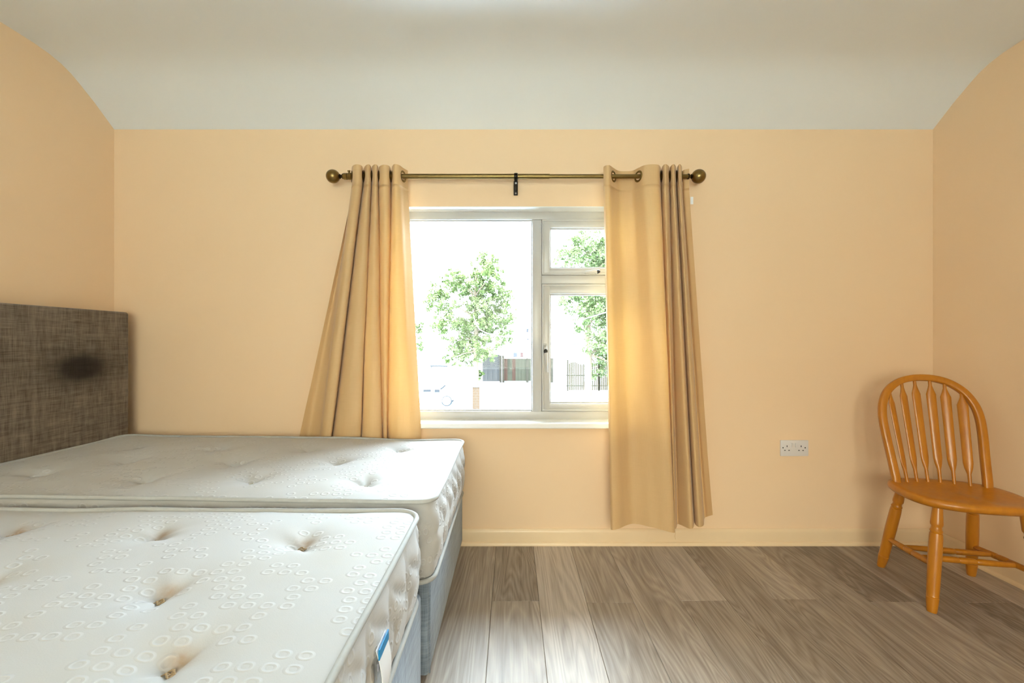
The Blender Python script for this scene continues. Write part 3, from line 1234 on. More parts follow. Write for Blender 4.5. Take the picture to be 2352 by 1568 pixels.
BX = -0.258
tufts1 = [(-0.505, 1.965), (-0.90, 1.945), (-1.29, 1.93), (-1.68, 1.93), (-0.700, 1.75), (-1.09, 1.72), (-1.52, 1.735),
          (-0.508, 1.515), (-0.91, 1.53), (-1.275, 1.52), (-1.69, 1.56)]
m1 = make_mattress(-1.925, -0.243, 1.342, 2.185, 0.337, 0.594, 0.014, tufts1,
                   'white tufted single mattress by the window wall, beside the headboard', 2.0, 0.05, False, 0.022)
tufts2 = [(-0.519, 1.086), (-0.911, 1.124), (-1.316, 1.15), (-1.70, 1.13), (-0.687, 0.858), (-1.08, 0.88), (-1.48, 0.87),
          (-0.525, 0.675), (-0.90, 0.65), (-1.30, 0.66)]
m2 = make_mattress(-1.965, -0.268, 0.42, 1.292, 0.330, 0.578, 0.004, tufts2,
                   'white tufted single mattress with rust stained tufts, nearest the camera', 7.0, 0.075, True, 0.020)
# brand-free fabric label on the near mattress end
mo = Vector(m2.location)


def m2build(b, name, mat, parent, smooth=False):
    o = b.build(name, mat, parent, smooth)
    off = Vector((0, 0, 0))
    p_ = parent
    while p_:
        off += Vector(p_.location)
        p_ = p_.parent
    o.location = -off
    return o


def label_strip(y0, y1, z0, z1, bulge):
    vs, fs = [], []
    n_ = 10
    for i in range(n_ + 1):
        t_ = i / n_
        z = z0 + (z1 - z0) * t_
        x = -0.252 + bulge * math.sin(PI * t_)
        vs += [(x, y0, z), (x, y1, z), (x - 0.0012, y1, z), (x - 0.0012, y0, z)]
    for i in range(n_):
        for k in range(4):
            a = i * 4 + k
            b__ = i * 4 + (k + 1) % 4
            fs.append((a, b__, b__ + 4, a + 4))
    fs += [(0, 1, 2, 3), (n_ * 4 + 3, n_ * 4 + 2, n_ * 4 + 1, n_ * 4)]
    b = MB()
    b.add(vs, fs)
    return b


lab = m2build(label_strip(0.815, 0.875, 0.372, 0.500, 0.012), 'fabric_label', M['label_white'], m2, True)
for z0, z1, mm, bl in ((0.3705, 0.392, 'label_blue', 0.003), (0.482, 0.5015, 'label_blue', 0.003), (0.462, 0.476, 'label_grey', 0.001)):
    q = MB().box(-0.2515 + bl, -0.2495 + bl + 0.001, 0.8145, 0.8755, z0, z1, 0.0008)
    m2build(q, 'printed_band', M[mm], lab)


def divan(name, x0, x1, y0, y1, zt, label, headboard):
    root = empty(name, ((x0 + x1) / 2, (y0 + y1) / 2, 0))
    tag(root, label, 'bed base', 'pair of upholstered divan bases')
    off = -Vector(root.location)

    def put(b, nm, mat, smooth=True, par=None):
        o = b.build(nm, mat, par or root, smooth)
        o.location = off
        return o
    b = MB().box(x0, x1, y0, y1, 0.03, zt - 0.006, 0.012)
    base = put(b, 'base', M['divan'])
    put(MB().box(x0 + 0.01, x1 - 0.01, y0 + 0.01, y1 - 0.01, zt - 0.007, zt, 0.003), 'top_cloth', M['divan_top'])
    # vertical seam welts on the foot end
    sp = MB()
    sp.tube([(x1 + 0.0005, y0 + 0.012, 0.036), (x1 + 0.0005, y0 + 0.012, zt - 0.012)], 0.0025, 8)
    put(sp, 'seam', M['divan'])
    for sx_ in (x0 + 0.09, x1 - 0.09):
        for sy_ in (y0 + 0.09, y1 - 0.09):
            put(MB().lathe([(0, 0.022), (0.8, 0.024), (1, 0.024)], (sx_, sy_, 0.0), (sx_, sy_, 0.032), 14), 'glide_foot', M['black'])
    if headboard:
        hx0, hx1, hz0, hz1, hy0, hy1 = -2.062, -1.944, 0.20, PZ(717, 2.235), 1.325, 2.235
        bm = bmesh.new()
        bmesh.ops.create_cube(bm, size=1.0)
        for v in bm.verts:
            v.co = Vector(((hx0 + hx1) / 2 + v.co.x * (hx1 - hx0), (hy0 + hy1) / 2 + v.co.y * (hy1 - hy0), (hz0 + hz1) / 2 + v.co.z * (hz1 - hz0)))
        bmesh.ops.bevel(bm, geom=bm.edges[:], offset=0.013, segments=4, profile=0.5, affect='EDGES')
        face = [f for f in bm.faces if f.normal.x > 0.9 and f.calc_area() > 0.05][0]
        # a fine grid on the padded face so it can swell a little and carry the stain
        yy = sorted({round(v.co.y, 5) for v in face.verts})
        zz = sorted({round(v.co.z, 5) for v in face.verts})
        xf = max(v.co.x for v in face.verts)
        bm.faces.remove(face)
        b = MB()
        b.add_bm(bm)
        n1_, n2_ = 60, 60
        st_y, st_z = 1.985, PZ(845, 1.985)
        gv, gst = [], []
        for j in range(n2_ + 1):
            for i in range(n1_ + 1):
                ty, tz = i / n1_, j / n2_
                y, z = yy[0] + (yy[-1] - yy[0]) * ty, zz[0] + (zz[-1] - zz[0]) * tz
                sw = 0.006 * (math.sin(PI * ty) * math.sin(PI * tz)) ** 0.35 if 0 < i < n1_ and 0 < j < n2_ else 0
                gv.append((xf + sw, y, z))
                a_ = math.exp(-(((y - st_y) / 0.125) ** 2 + ((z - st_z) / 0.068) ** 2))
                b2 = 0.35 * math.exp(-(((y - st_y + 0.02) / 0.19) ** 2 + ((z - st_z - 0.005) / 0.085) ** 2))
                gst.append(min(1, a_ + b2))
        base_n = len(b.v)
        b.add(gv, [(j * (n1_ + 1) + i, j * (n1_ + 1) + i + 1, (j + 1) * (n1_ + 1) + i + 1, (j + 1) * (n1_ + 1) + i) for j in range(n2_) for i in range(n1_)])
        me = bpy.data.meshes.new('headboard')
        me.from_pydata(b.v, [], b.f)
        at = me.attributes.new('stain', 'FLOAT', 'POINT')
        at.data.foreach_set('value', [0.0] * base_n + gst)
        hb = link_mesh('headboard', me, M['headboard'], root, True, angle=50)
        hb.location = off
        hb['label'] = 'dark taupe linen headboard with a dark greasy stain'
        for yy_ in (1.52, 2.05):
            put(MB().box(-2.078, -2.063, yy_ - 0.03, yy_ + 0.03, 0.03, 0.55, 0.003), 'strut', M['black'])
    return root


divan('divan_bed', -1.925, -0.258, 1.362, 2.290, 0.330, 'grey upholstered divan base with a taupe headboard, against the window wall', True)
divan('divan_bed', -1.965, -0.272, 0.44, 1.322, 0.323, 'grey upholstered divan base under the near mattress', False)

# ------------------------------------------------------------------ chair
chair = empty('wooden_chair', (1.888, 1.868, 0), math.radians(-13))
tag(chair, 'orange varnished pine spindle back chair in the corner by the socket', 'chair')
SZ = 0.437


def seat_outline(n=72, shrink=0.0):
    """shield shaped seat: squarish front, rounded back (local +y is the back)"""
    out = []
    for i in range(n):
        a = 2 * PI * i / n
        c_, s_ = math.cos(a), math.sin(a)
        if s_ < 0:
            e = 3.6
            rx, ry = 0.222, 0.185
        else:
            e = 2.7
            rx, ry = 0.222, 0.180
        rad = (abs(c_ / rx) ** e + abs(s_ / ry) ** e) ** (-1 / e)
        x, y = rad * c_, rad * s_
        if y > 0:
            x *= 1 - 0.03 * (y / 0.175)
        else:
            x *= 1 - 0.05 * (-y / 0.185)
            if abs(x) < 0.15:
                y -= 0.012 * (1 - (x / 0.15) ** 2)
        out.append((x * (1 - shrink / 0.2), y * (1 - shrink / 0.18)))
    return out


b = MB()
n_s = 72
rows = [(0.024, SZ - 0.036), (0.010, SZ - 0.033), (0.002, SZ - 0.024), (0.0, SZ - 0.014), (0.003, SZ - 0.004), (0.012, SZ), (0.03, SZ - 0.001),
        (0.06, SZ - 0.006), (0.10, SZ - 0.011), (0.15, SZ - 0.012)]
vs, fs = [], []
for sh, z in rows:
    for (x, y) in seat_outline(n_s, sh):
        dz = 0
        if sh > 0.02:
            dz = 0.008 * math.exp(-(x / 0.04) ** 2) * (1 if y < 0 else 0.0) * min(1, sh / 0.06)
        vs.append((x, y, z + dz))
for i in range(len(rows) - 1):
    for k in range(n_s):
        a, c_ = i * n_s + k, i * n_s + (k + 1) % n_s
        fs.append((a, c_, c_ + n_s, a + n_s))
fs.append(tuple(range(n_s - 1, -1, -1)))
ctr = len(vs)
vs.append((0, 0, SZ - 0.012))
for k in range(n_s):
    fs.append(((len(rows) - 1) * n_s + k, (len(rows) - 1) * n_s + (k + 1) % n_s, ctr))
b.add(vs, fs)
b.build('seat', M['pine'], chair, True, angle=60)
# front blocks under the seat where the legs join
legs = {'bl': ((-0.135, 0.115, SZ - 0.03), (-0.178, 0.192, 0)), 'br': ((0.135, 0.115, SZ - 0.03), (0.178, 0.192, 0)),
        'fl': ((-0.142, -0.125, SZ - 0.03), (-0.192, -0.175, 0)), 'fr': ((0.142, -0.125, SZ - 0.03), (0.192, -0.175, 0))}
LP = [(0, 0.0150), (0.02, 0.0165), (0.10, 0.0195), (0.135, 0.0205), (0.14, 0.0185), (0.147, 0.0205), (0.16, 0.0195), (0.20, 0.0200), (0.50, 0.0222),
      (0.70, 0.0215), (0.735, 0.0205), (0.742, 0.0180), (0.752, 0.0205), (0.765, 0.0205), (0.775, 0.0175), (0.80, 0.0165), (0.815, 0.0200),
      (0.83, 0.0205), (0.86, 0.0195), (0.97, 0.0165), (1.0, 0.016)]
for k, (a, f_) in legs.items():
    MB().lathe(LP, f_, a, 20).build('leg', M['pine'], chair, True, angle=35)


def on_leg(k, z):
    a, f_ = Vector(legs[k][0]), Vector(legs[k][1])
    return f_.lerp(a, z / a.z)


SP_ = [(0, 0.0085), (0.12, 0.011), (0.30, 0.0125), (0.40, 0.0125), (0.41, 0.0105), (0.43, 0.0125), (0.46, 0.0130), (0.54, 0.0130), (0.57, 0.0125),
       (0.59, 0.0105), (0.60, 0.0125), (0.70, 0.0125), (0.88, 0.011), (1, 0.0085)]
Ls, Le = on_leg('bl', 0.145), on_leg('fl', 0.175)
Rs, Re = on_leg('br', 0.145), on_leg('fr', 0.175)
for a, c_ in ((Ls, Le), (Rs, Re)):
    MB().lathe(SP_, a, c_, 14).build('side_stretcher', M['pine'], chair, True, angle=35)
for t_ in (0.34, 0.70):
    MB().lathe(SP_, Ls.lerp(Le, t_), Rs.lerp(Re, t_), 14).build('cross_stretcher', M['pine'], chair, True, angle=35)
# bow
rake = math.tan(math.radians(14.5))
by = 0.085


def bow_pt(a):
    """a from 0 (left foot) to 1 (right foot)"""
    hb, ht = 0.30, 0.478
    x_side = 0.183
    seq = [(-0.170, 0.0), (-0.178, 0.11), (-0.187, 0.22), (-0.188, 0.29), (-0.178, 0.346), (-0.150, 0.400), (-0.105, 0.438), (-0.054, 0.457), (0, 0.462)]
    seq = seq + [(-x, z) for x, z in reversed(seq[:-1])]
    pts = catmull(seq, 8)
    i = a * (len(pts) - 1)
    k = min(int(i), len(pts) - 2)
    p = pts[k].lerp(pts[k + 1], i - k)
    x, z = p
    return Vector((x, by + z * rake + 0.012 * (1 - (x / 0.19) ** 2), SZ + z))


nb = 96
pts = [bow_pt(i / nb) for i in range(nb + 1)]
pts[0].z -= 0.02
pts[-1].z -= 0.02
# flat sided bow section swept along the curve
b = MB()
vs, fs = [], []
nrm_back = Vector((0, math.cos(math.atan(rake)), -math.sin(math.atan(rake))))
for i, p in enumerate(pts):
    tg = (pts[min(i + 1, nb)] - pts[max(i - 1, 0)]).normalized()
    side = tg.cross(nrm_back).normalized()
    thick = nrm_back
    sec = [(0.0145, 0.0045), (0.0145, 0.0095), (0.011, 0.0125), (-0.011, 0.0125), (-0.0145, 0.0095), (-0.0145, -0.0095), (-0.011, -0.0125), (0.011, -0.0125), (0.0145, -0.0095)]
    for (q, w) in sec:
        vs.append(p + side * q + thick * w)
ns = 9
for i in range(nb):
    for k in range(ns):
        a, c_ = i * ns + k, i * ns + (k + 1) % ns
        fs.append((a, c_, c_ + ns, a + ns))
fs.append(tuple(range(ns)))
fs.append(tuple(range(nb * ns, nb * ns + ns)))
b.add(vs, fs)
b.build('bow', M['pine'], chair, True, angle=50)
# six arrow spindles standing on a curve behind the posts
for i in range(6):
    f_ = (i - 2.5) / 2.5
    xb_ = 0.118 * f_
    yb_ = by + 0.052 * (1 - 0.55 * f_ * f_) - 0.004
    xt_ = 0.142 * f_
    # height of the bow above xt
    best = min((bow_pt(k / 200) for k in range(30, 171)), key=lambda p: abs(p.x - xt_))
    p0 = Vector((xb_, yb_, SZ - 0.016))
    p1 = Vector((best.x, best.y, best.z - 0.006))
    prof_s = [(0, 0.0065), (0.06, 0.0065), (0.14, 0.0070), (0.20, (0.0140, 0.0066)), (0.25, (0.0168, 0.0064)), (0.50, (0.0172, 0.0062)), (0.78, (0.0185, 0.0060)),
              (0.855, (0.0190, 0.0060)), (0.90, (0.0120, 0.0060)), (0.94, (0.0068, 0.0060)), (1.0, 0.0062)]
    prof_s = [(t_, r if isinstance(r, tuple) else (r, r)) for t_, r in prof_s]
    ang = -0.55 * f_
    MB().lathe(prof_s, p0, p1, 16, up=(math.cos(ang), math.sin(ang), 0)).build('spindle', M['pine'], chair, True, angle=50)

# ------------------------------------------------------------------ wall socket
sx0, sx1, sz0, sz1 = PX(1791, D), PX(1855, D), PZ(1046.5, D), PZ(1010, D)
so = empty('wall_socket', ((sx0 + sx1) / 2, D, sz0))
tag(so, 'white double wall socket between the curtain and the chair', 'socket')


def sbuild(b, nm, mat, par=None, smooth=False):
    o = b.build(nm, mat, par or so, smooth)
    o.location = -Vector(so.location)
    return o


SY = D - 0.009
sbuild(MB().box(sx0, sx1, SY, D + 0.001, sz0, sz1, 0.004), 'face_plate', M['socket'], None, True)


def sp(px, py):
    return PX(1760 + px / 15.68, SY), PZ(980 + py / 15.68, SY)


for px in (945, 1065):
    x, z = sp(px, 655)
    tl = 0.06 if px < 1000 else -0.06
    bb = MB().box(-0.0045, 0.0045, -0.004, 0.003, -0.011, 0.011, 0.0015)
    o = sbuild(bb, 'rocker_switch', M['socket'], None, True)
    o.location = Vector((x, SY, z)) - Vector(so.location)
    o.rotation_euler = (0.16 if px < 1000 else -0.16, 0, 0)
for px, py, w, h in ((750, 697, 0.004, 0.009), (1255, 700, 0.004, 0.009), (672, 846, 0.0068, 0.0046), (820, 846, 0.0068, 0.0046), (1178, 848, 0.0068, 0.0046), (1325, 850, 0.0068, 0.0046)):
    x, z = sp(px, py)
    sbuild(MB().box(x - w / 2, x + w / 2, SY - 0.0003, SY + 0.004, z - h / 2, z + h / 2), 'pin_hole', M['black'])
for px in (605, 1402):
    x, z = sp(px, 752)
    sbuild(MB().lathe([(0, 0.0022), (0.3, 0.0034), (1, 0.0034)], (x, SY - 0.0012, z), (x, SY + 0.003, z), 14), 'screw', M['black_metal'], None, True)

# ------------------------------------------------------------------ outside
GZ = -2.75


def outdoor_ground():
    m, nt, b = new_mat('pale_paving_and_gravel')
    tc = N(nt, 'ShaderNodeTexCoord')
    n1 = N(nt, 'ShaderNodeTexNoise')
    n1.inputs['Scale'].default_value = 0.4
    n1.inputs['Detail'].default_value = 6
    nt.links.new(tc.outputs['Object'], n1.inputs['Vector'])
    nt.links.new(mixc(nt, n1.outputs['Fac'], (0.38, 0.45, 0.52), (0.50, 0.58, 0.66)), b.inputs['Base Color'])
    b.inputs['Roughness'].default_value = 0.9
    return m


M['ground'] = outdoor_ground()
g = MB()
g.box(-70, 70, -60, 120, GZ - 0.2, GZ)
gr = g.build('ground', M['ground'])
tag(gr, 'pale sunlit ground outside the window', None, kind='structure')

M['leaf'] = None


def leaf_mat(name, a, c_):
    m = bpy.data.materials.new(name)
    m.use_nodes = True
    nt = m.node_tree
    nt.nodes.clear()
    out = N(nt, 'ShaderNodeOutputMaterial')
    tc = N(nt, 'ShaderNodeTexCoord')
    nz = N(nt, 'ShaderNodeTexNoise')
    nz.inputs['Scale'].default_value = 1.7
    nz.inputs['Detail'].default_value = 6
    nz.inputs['Roughness'].default_value = 0.75
    nt.links.new(tc.outputs['Object'], nz.inputs['Vector'])
    col = mixc(nt, mathn(nt, 'MULTIPLY', mathn(nt, 'SUBTRACT', nz.outputs['Fac'], 0.43), 3.0, clamp=True), a, c_)
    d1 = N(nt, 'ShaderNodeBsdfDiffuse')
    d2 = N(nt, 'ShaderNodeBsdfTranslucent')
    nt.links.new(col, d1.inputs['Color'])
    nt.links.new(col, d2.inputs['Color'])
    mx = N(nt, 'ShaderNodeMixShader')
    mx.inputs[0].default_value = 0.3
    nt.links.new(d1.outputs[0], mx.inputs[1])
    nt.links.new(d2.outputs[0], mx.inputs[2])
    nt.links.new(mx.outputs[0], out.inputs['Surface'])
    return m


M['leaf_a'] = leaf_mat('fresh_green_leaves', (0.050, 0.070, 0.020), (0.24, 0.26, 0.13))
M['leaf_b'] = leaf_mat('blue_green_leaves', (0.052, 0.074, 0.026), (0.25, 0.27, 0.14))
M['bark'] = plain('brown_bark', (0.10, 0.075, 0.05), 0.9, var=0.3, scale=6)


def tree(name, label, Y, trunk_px, base_py, top_py, blobs, density, leaf, mat, seed):
    rnd = random.Random(seed)
    X = PX(trunk_px, Y)
    root = empty(name, (X, Y, GZ))
    tag(root, label, 'tree', 'trees outside the window')
    off = -Vector(root.location)
    b = MB()
    zt_ = PZ(top_py, Y)
    sc = Y / F
    pts = [(X, Y, GZ - 0.05), (X + 0.1, Y, GZ + (zt_ - GZ) * 0.3), (X - 0.05, Y + 0.1, GZ + (zt_ - GZ) * 0.6), (X + 0.1, Y, GZ + (zt_ - GZ) * 0.85)]
    b.tube(pts, [0.28, 0.20, 0.13, 0.05], 10)
    for (px, py, r) in blobs:
        p = Vector(wpt(px, py, Y))
        h = max(0.25, min(0.8, (p.z - GZ) / (zt_ - GZ) - 0.12))
        q = Vector((X, Y, GZ + (zt_ - GZ) * h))
        b.tube([q, q.lerp(p, 0.5) + Vector((0, rnd.uniform(-.3, .3), 0.1)), p], [0.08, 0.05, 0.02], 6)
    o = b.build('trunk', M['bark'], root, True)
    o.location = off
    vs, fs = [], []
    for (px, py, r) in blobs:
        R = r * sc
        c0 = Vector(wpt(px, py, Y)) + Vector((0, rnd.uniform(-1.2, 1.2), 0))
        # sub clumps
        nclump = max(16, int(70 * (r / 45) ** 2))
        for _ in range(nclump):
            d = Vector((rnd.gauss(0, 1), rnd.gauss(0, 1), rnd.gauss(0, 1))).normalized()
            cc = c0 + d * R * rnd.uniform(0.1, 1.0) ** 0.5
            cr = R * rnd.uniform(0.10, 0.26)
            for _ in range(int(density * (cr / 0.5) ** 2) + 12):
                e_ = Vector((rnd.gauss(0, 1), rnd.gauss(0, 1), rnd.gauss(0, 0.75)))
                e_ = e_.normalized() * rnd.uniform(0.3, 1.0) ** 0.5
                p = cc + e_ * cr
                s_ = leaf * rnd.uniform(0.6, 1.25)
                n_ = (e_ + Vector((rnd.gauss(0, .5), rnd.gauss(0, .5), rnd.gauss(0.5, .5)))).normalized()
                u = n_.orthogonal().normalized()
                u.rotate(Matrix.Rotation(rnd.uniform(0, 6.28), 3, n_))
                w = n_.cross(u)
                k = len(vs)
                vs += [p - u * s_, p + w * s_ * 0.55 + n_ * s_ * .12, p + u * s_, p - w * s_ * 0.55 + n_ * s_ * .12]
                fs.append((k, k + 1, k + 2, k + 3))
    me = bpy.data.meshes.new('foliage')
    me.from_pydata([v[:] for v in vs], [], fs)
    me.materials.append(mat)
    o = bpy.data.objects.new('foliage', me)
    COL.objects.link(o)
    o.parent = root
    o.location = off
    o['kind'] = 'stuff'
    return root


tree('leafy_tree', 'large leafy tree seen through the wide left pane', 38, 1092, 880, 570,
     [(1110, 605, 36), (1128, 640, 38), (1040, 640, 30), (1080, 665, 46), (1150, 680, 36), (1015, 690, 38), (1160, 725, 32), (1105, 730, 52),
      (1030, 750, 40), (1148, 765, 34), (1065, 790, 42), (1110, 800, 36), (1040, 822, 26), (1085, 842, 24), (1100, 862, 16)],
     120, 0.11, M['leaf_a'], 4)
tree('leafy_tree', 'leafy tree seen through the two right casements', 31, 1350, 890, 520,
     [(1345, 570, 48), (1410, 590, 60), (1300, 600, 32), (1310, 690, 36), (1350, 690, 42), (1400, 700, 60), (1340, 745, 32), (1365, 790, 34),
      (1410, 800, 52), (1375, 850, 30), (1430, 850, 40), (1460, 680, 60), (1460, 780, 60)],
     110, 0.095, M['leaf_b'], 9)
tree('small_tree', 'pale distant tree at the edge of the left curtain', 62, 950, 850, 730,
     [(950, 765, 22), (965, 750, 14), (935, 790, 24), (962, 795, 14)], 26, 0.22, M['leaf_b'], 21)

M['render'] = plain('white_house_render', (0.72, 0.72, 0.70), 0.85)
M['roof'] = plain('grey_roof_tiles', (0.40, 0.40, 0.42), 0.8, var=0.15, scale=3)
M['gutter'] = plain('dark_gutter', (0.012, 0.012, 0.013), 0.6)
M['win_dark'] = plain('house_window_glass', (0.03, 0.03, 0.035), 0.25)
M['win_red'] = plain('reddish_curtain', (0.04, 0.022, 0.02), 0.6)
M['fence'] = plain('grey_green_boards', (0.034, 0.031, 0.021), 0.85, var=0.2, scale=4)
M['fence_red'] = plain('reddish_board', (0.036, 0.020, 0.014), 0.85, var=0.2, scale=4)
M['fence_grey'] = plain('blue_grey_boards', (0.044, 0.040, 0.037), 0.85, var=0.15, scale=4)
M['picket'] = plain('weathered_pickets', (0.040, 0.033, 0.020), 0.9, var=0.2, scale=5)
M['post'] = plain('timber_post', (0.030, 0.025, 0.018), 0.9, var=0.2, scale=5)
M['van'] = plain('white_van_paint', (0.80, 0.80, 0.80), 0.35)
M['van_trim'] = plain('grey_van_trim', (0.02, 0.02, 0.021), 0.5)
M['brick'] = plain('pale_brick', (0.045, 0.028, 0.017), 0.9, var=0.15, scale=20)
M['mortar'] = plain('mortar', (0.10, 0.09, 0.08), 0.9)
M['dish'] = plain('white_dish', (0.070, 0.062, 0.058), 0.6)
M['cable'] = plain('white_cable', (0.8, 0.8, 0.8), 0.5)


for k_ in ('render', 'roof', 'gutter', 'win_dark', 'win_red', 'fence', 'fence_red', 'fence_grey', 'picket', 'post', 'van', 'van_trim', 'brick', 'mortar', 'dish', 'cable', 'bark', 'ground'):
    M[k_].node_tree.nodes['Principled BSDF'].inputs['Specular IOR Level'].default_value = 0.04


def local(root):
    off = -Vector(root.location)

    def put(b, nm, mat, par=None, smooth=False):
        o = b.build(nm, mat, par or root, smooth)
        o.location = off if par is None else (0, 0, 0)
        if par is not None:
            o.location = (0, 0, 0)
        return o
    return put


# house behind the fence
HY = 58.0
hs = empty('house', (PX(1190, HY), HY, GZ))
tag(hs, 'white rendered house partly hidden by the tree', 'building')
put = local(hs)
hx0, hx1 = PX(1128, HY), PX(1330, HY)
ez = PZ(754, HY)
put(MB().box(hx0, hx1, HY, HY + 8, GZ, ez), 'wall', M['render'])
rb = MB()
rz1 = PZ(716, HY + 4)
rb.add([(hx0 - .3, HY - .5, ez - 0.05), (hx1 + .3, HY - .5, ez - 0.05), (hx1 + .3, HY + 8.5, ez - 0.05), (hx0 - .3, HY + 8.5, ez - 0.05), (hx0 - .3, HY + 4, rz1), (hx1 + .3, HY + 4, rz1)],
       [(0, 1, 5, 4), (2, 3, 4, 5), (0, 4, 3), (1, 2, 5), (0, 3, 2, 1)])
put(rb, 'roof', M['render'])
for py in (745, 752):
    put(MB().box(hx0 - .3, hx1 + .3, HY - .62, HY - .5, PZ(py + 0.7, HY - .6), PZ(py - 0.9, HY - .6)), 'gutter', M['gutter'])
put(MB().box(hx0, hx1, HY - .12, HY, PZ(791.6, HY - .1), PZ(790, HY - .1)), 'string_course', M['gutter'])
for px0, px1, py0, py1, mt in ((1178, 1189, 808, 821, 'win_dark'), (1194, 1203, 808, 821, 'win_red'), (1208, 1215, 754, 764, 'win_dark'), (1209, 1215, 776, 782, 'win_dark')):
    f_ = put(MB().box(PX(px0, HY), PX(px1, HY), HY - .08, HY + .02, PZ(py1, HY), PZ(py0, HY)), 'window', M['render'])
    q = MB().box(PX(px0 + 1, HY), PX(px1 - 1, HY), HY - .1, HY - .05, PZ(py1 - 1, HY), PZ(py0 + 1, HY))
    o = q.build('pane', M[mt], f_)

# board fence in front of the house
FY = 41.0
fn = empty('board_fence', (PX(1175, FY), FY, GZ))
tag(fn, 'dark timber board fence between the tree trunk and the window mullion', 'fence')
put = local(fn)
zb_, zt_ = GZ, PZ(823, FY)
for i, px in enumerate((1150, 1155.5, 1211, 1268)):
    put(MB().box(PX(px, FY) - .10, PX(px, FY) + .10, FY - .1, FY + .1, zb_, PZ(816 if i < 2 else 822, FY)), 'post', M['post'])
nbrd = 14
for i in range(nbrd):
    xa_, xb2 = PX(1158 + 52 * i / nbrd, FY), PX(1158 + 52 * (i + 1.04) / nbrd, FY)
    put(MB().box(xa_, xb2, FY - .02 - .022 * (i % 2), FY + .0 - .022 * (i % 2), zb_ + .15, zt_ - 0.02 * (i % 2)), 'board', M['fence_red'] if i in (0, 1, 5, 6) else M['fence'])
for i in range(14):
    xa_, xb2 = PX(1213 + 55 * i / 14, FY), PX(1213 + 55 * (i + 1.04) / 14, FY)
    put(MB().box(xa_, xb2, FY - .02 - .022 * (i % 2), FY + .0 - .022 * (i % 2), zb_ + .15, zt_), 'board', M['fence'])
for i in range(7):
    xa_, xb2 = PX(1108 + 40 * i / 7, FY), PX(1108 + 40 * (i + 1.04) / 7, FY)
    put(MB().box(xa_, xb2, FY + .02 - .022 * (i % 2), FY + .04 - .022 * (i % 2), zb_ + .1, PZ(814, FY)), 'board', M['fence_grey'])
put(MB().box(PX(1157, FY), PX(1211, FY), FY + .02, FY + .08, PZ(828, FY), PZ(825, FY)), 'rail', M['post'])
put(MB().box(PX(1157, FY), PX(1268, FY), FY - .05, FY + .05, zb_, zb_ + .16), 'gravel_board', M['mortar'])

# picket fence on the right
PY_ = 34.0
pf = empty('picket_fence', (PX(1350, PY_), PY_, GZ))
tag(pf, 'weathered picket fence under the tree on the right', 'fence')
put = local(pf)
for i in range(34):
    px = 1308 + i * 4.1
    xa_ = PX(px, PY_)
    h_ = PZ(833 - 3 * math.sin(i * .7), PY_)
    bb = MB()
    wv, dv_ = 0.05, 0.02
    bb.add([(xa_ - wv, PY_ - dv_, GZ + .05), (xa_ + wv, PY_ - dv_, GZ + .05), (xa_ + wv, PY_ + dv_, GZ + .05), (xa_ - wv, PY_ + dv_, GZ + .05),
            (xa_ - wv, PY_ - dv_, h_ - .06), (xa_ + wv, PY_ - dv_, h_ - .06), (xa_ + wv, PY_ + dv_, h_ - .06), (xa_ - wv, PY_ + dv_, h_ - .06),
            (xa_, PY_ - dv_, h_), (xa_, PY_ + dv_, h_)],
           [(0, 3, 2, 1), (0, 1, 5, 4), (1, 2, 6, 5), (2, 3, 7, 6), (3, 0, 4, 7), (4, 5, 8), (6, 7, 9), (5, 6, 9, 8), (7, 4, 8, 9)])
    put(bb, 'picket', M['picket'])
for z in (GZ + .35, GZ + 1.15):
    put(MB().box(PX(1300, PY_), PX(1446, PY_), PY_ + .02, PY_ + .07, z, z + .09), 'rail', M['picket'])
for px in (1304, 1376, 1446):
    put(MB().box(PX(px, PY_) - .06, PX(px, PY_) + .06, PY_ - .02, PY_ + .1, GZ, PZ(826, PY_)), 'post', M['post'])

# white van, seen from the side
VY = 26.0
vn = empty('white_van', (PX(1010, VY), VY, GZ))
tag(vn, 'white parked van at the lower left of the window', 'van')
put = local(vn)
vx0, vx1 = PX(905, VY), PX(1085, VY)
vz0, vz1 = GZ + .35, PZ(846, VY)
bm = bmesh.new()
side = [(vx0, vz0), (vx1 - .02, vz0), (vx1, vz0 + .9), (vx1 - .06, vz1 - .05), (vx1 - .2, vz1), (vx0 + .9, vz1), (vx0 + .35, vz1 - .5), (vx0 - .35, vz1 - .95), (vx0 - .55, vz0 + .3)]
f1 = [bm.verts.new((x, VY, z)) for x, z in side]
face = bm.faces.new(f1)
ex = bmesh.ops.extrude_face_region(bm, geom=[face])
for v in ex['geom']:
    if isinstance(v, bmesh.types.BMVert):
        v.co.y += 1.9
bmesh.ops.bevel(bm, geom=bm.edges[:], offset=0.04, segments=2, affect='EDGES')
bb = MB()
bb.add_bm(bm)
put(bb, 'body', M['van'], None, True)
for px in (930, 1026):
    x = PX(px, VY)
    put(MB().lathe([(0, .18), (.5, .25), (1, .25)], (x, VY - .05, GZ + .31), (x, VY - .02, GZ + .31), 24), 'hubcap', M['van'], None, True)
    w_ = put(MB().lathe([(0, .22), (.1, .31), (.9, .31), (1, .22)], (x, VY - .03, GZ + .31), (x, VY + .22, GZ + .31), 24), 'wheel', M['van_trim'], None, True)
    w_ = put(MB().lathe([(0, .22), (.1, .31), (.9, .31), (1, .22)], (x, VY + 1.68, GZ + .31), (x, VY + 1.93, GZ + .31), 24), 'wheel', M['van_trim'], None, True)
put(MB().box(PX(972, VY), PX(990, VY), VY - .03, VY + .01, PZ(900, VY), PZ(894, VY)), 'side_vent', M['van_trim'])
put(MB().box(PX(998, VY), PX(1010, VY), VY - .03, VY + .01, PZ(901, VY), PZ(894, VY)), 'door_handle', M['van_trim'])
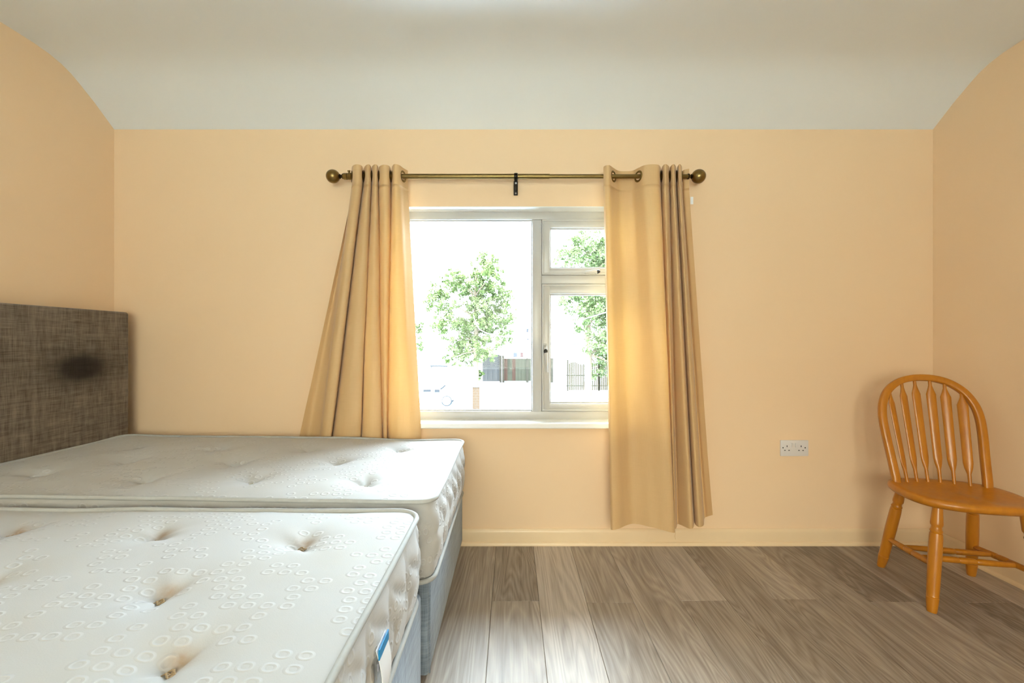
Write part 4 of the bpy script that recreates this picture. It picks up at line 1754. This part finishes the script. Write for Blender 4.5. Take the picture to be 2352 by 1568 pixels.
put(MB().tube([(PX(1012, VY), VY - .02, PZ(893, VY)), (PX(1018, VY), VY - .04, PZ(889, VY)), (PX(1023, VY), VY - .02, PZ(884, VY))], .05, 8), 'tail_trim', M['van_trim'])
for xs_ in (-1.5, -.4, .6):
    x = PX(1005, VY) + xs_
    put(MB().tube([(x, VY + .15, vz1 - .01), (x, VY + .15, vz1 + .10), (x, VY + 1.75, vz1 + .10), (x, VY + 1.75, vz1 - .01)], .025, 8), 'roof_bar', M['van_trim'])
put(MB().tube([(PX(986, VY), VY + .3, vz1 + .13), (PX(1006, VY), VY + .3, vz1 + .13), (PX(1026, VY), VY + .3, vz1 + .12)], .05, 8), 'roof_ladder', M['van_trim'])
put(MB().box(PX(905, VY), PX(950, VY), VY - .012, VY + .01, vz1 - .85, vz1 - .35, .01), 'side_window', M['win_dark'])

# brick gate pier
GY = 24.3
gp = empty('brick_pier', (PX(1093, GY), GY, GZ))
tag(gp, 'small pale brick gate pier on the driveway beside the van', 'pier')
put = local(gp)
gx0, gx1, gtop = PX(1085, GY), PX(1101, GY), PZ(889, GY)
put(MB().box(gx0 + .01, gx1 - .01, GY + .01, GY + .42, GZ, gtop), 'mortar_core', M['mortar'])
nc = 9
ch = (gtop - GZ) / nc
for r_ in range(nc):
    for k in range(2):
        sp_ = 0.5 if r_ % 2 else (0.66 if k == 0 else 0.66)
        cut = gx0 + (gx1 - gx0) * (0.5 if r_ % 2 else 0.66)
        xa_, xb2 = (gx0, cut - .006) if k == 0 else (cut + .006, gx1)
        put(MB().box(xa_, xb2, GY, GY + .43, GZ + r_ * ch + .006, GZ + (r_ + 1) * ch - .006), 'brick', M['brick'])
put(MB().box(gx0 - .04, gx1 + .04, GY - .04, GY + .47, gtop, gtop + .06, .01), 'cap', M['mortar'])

# satellite dish on a slim mast
SY_ = 12.5
sd = empty('satellite_dish', (PX(1290, SY_), SY_ + .25, GZ))
tag(sd, 'pale oval satellite dish on a mast seen in the lower right casement', 'satellite dish')
put = local(sd)
cxd, czd = PX(1288, SY_), PZ(771, SY_)
bb = MB()
vs, fs = [], []
nr, na = 8, 36
for side_ in (0, 1):
    for i in range(nr + 1):
        r_ = i / nr
        for k in range(na):
            a = 2 * PI * k / na
            vs.append((cxd + .27 * r_ * math.cos(a), SY_ + .10 * (1 - r_ * r_) + side_ * .012 + 0.06 * math.cos(a) * r_, czd + .43 * r_ * math.sin(a)))
nn = (nr + 1) * na
for side_ in (0, 1):
    for i in range(nr):
        for k in range(na):
            a, c_ = i * na + k, i * na + (k + 1) % na
            q = (a, c_, c_ + na, a + na)
            fs.append(tuple(v + side_ * nn for v in q))
for k in range(na):
    a, c_ = nr * na + k, nr * na + (k + 1) % na
    fs.append((a, c_, c_ + nn, a + nn))
bb.add(vs, fs)
put(bb, 'reflector', M['dish'], None, True)
put(MB().tube([(cxd, SY_ + .02, czd - .43), (cxd + .05, SY_ - .25, czd - .36), (cxd + .06, SY_ - .42, czd - .12)], .014, 8), 'feed_arm', M['dish'], None, True)
put(MB().lathe([(0, .03), (.5, .045), (1, .03)], (cxd + .06, SY_ - .44, czd - .12), (cxd + .05, SY_ - .32, czd - .07), 12), 'feed_horn', M['dish'], None, True)
put(MB().tube([(cxd, SY_ + .2, GZ), (cxd, SY_ + .2, czd)], .03, 10), 'mast', M['van'], None, True)
# telephone cables
cb = MB()
ca = [Vector(wpt(1087, 722, 37.8)), Vector(wpt(1096, 748, 28)), Vector(wpt(1108, 760, 23.5)), Vector(wpt(1135, 769, 23)), Vector(wpt(1172, 773, 22.5)), Vector(wpt(1235, 768, 21)), Vector(wpt(1330, 736, 19)), Vector(wpt(1395, 716, 18)), Vector(wpt(1470, 690, 14)), Vector((1.05, D + 0.262, 2.05))]
cpts = catmull(ca, 8)
cb.tube(cpts, 0.016, 6)
o = cb.build('telephone_cable', M['cable'], None, True)
tag(o, 'thin white telephone cable sagging across both panes', 'cable')
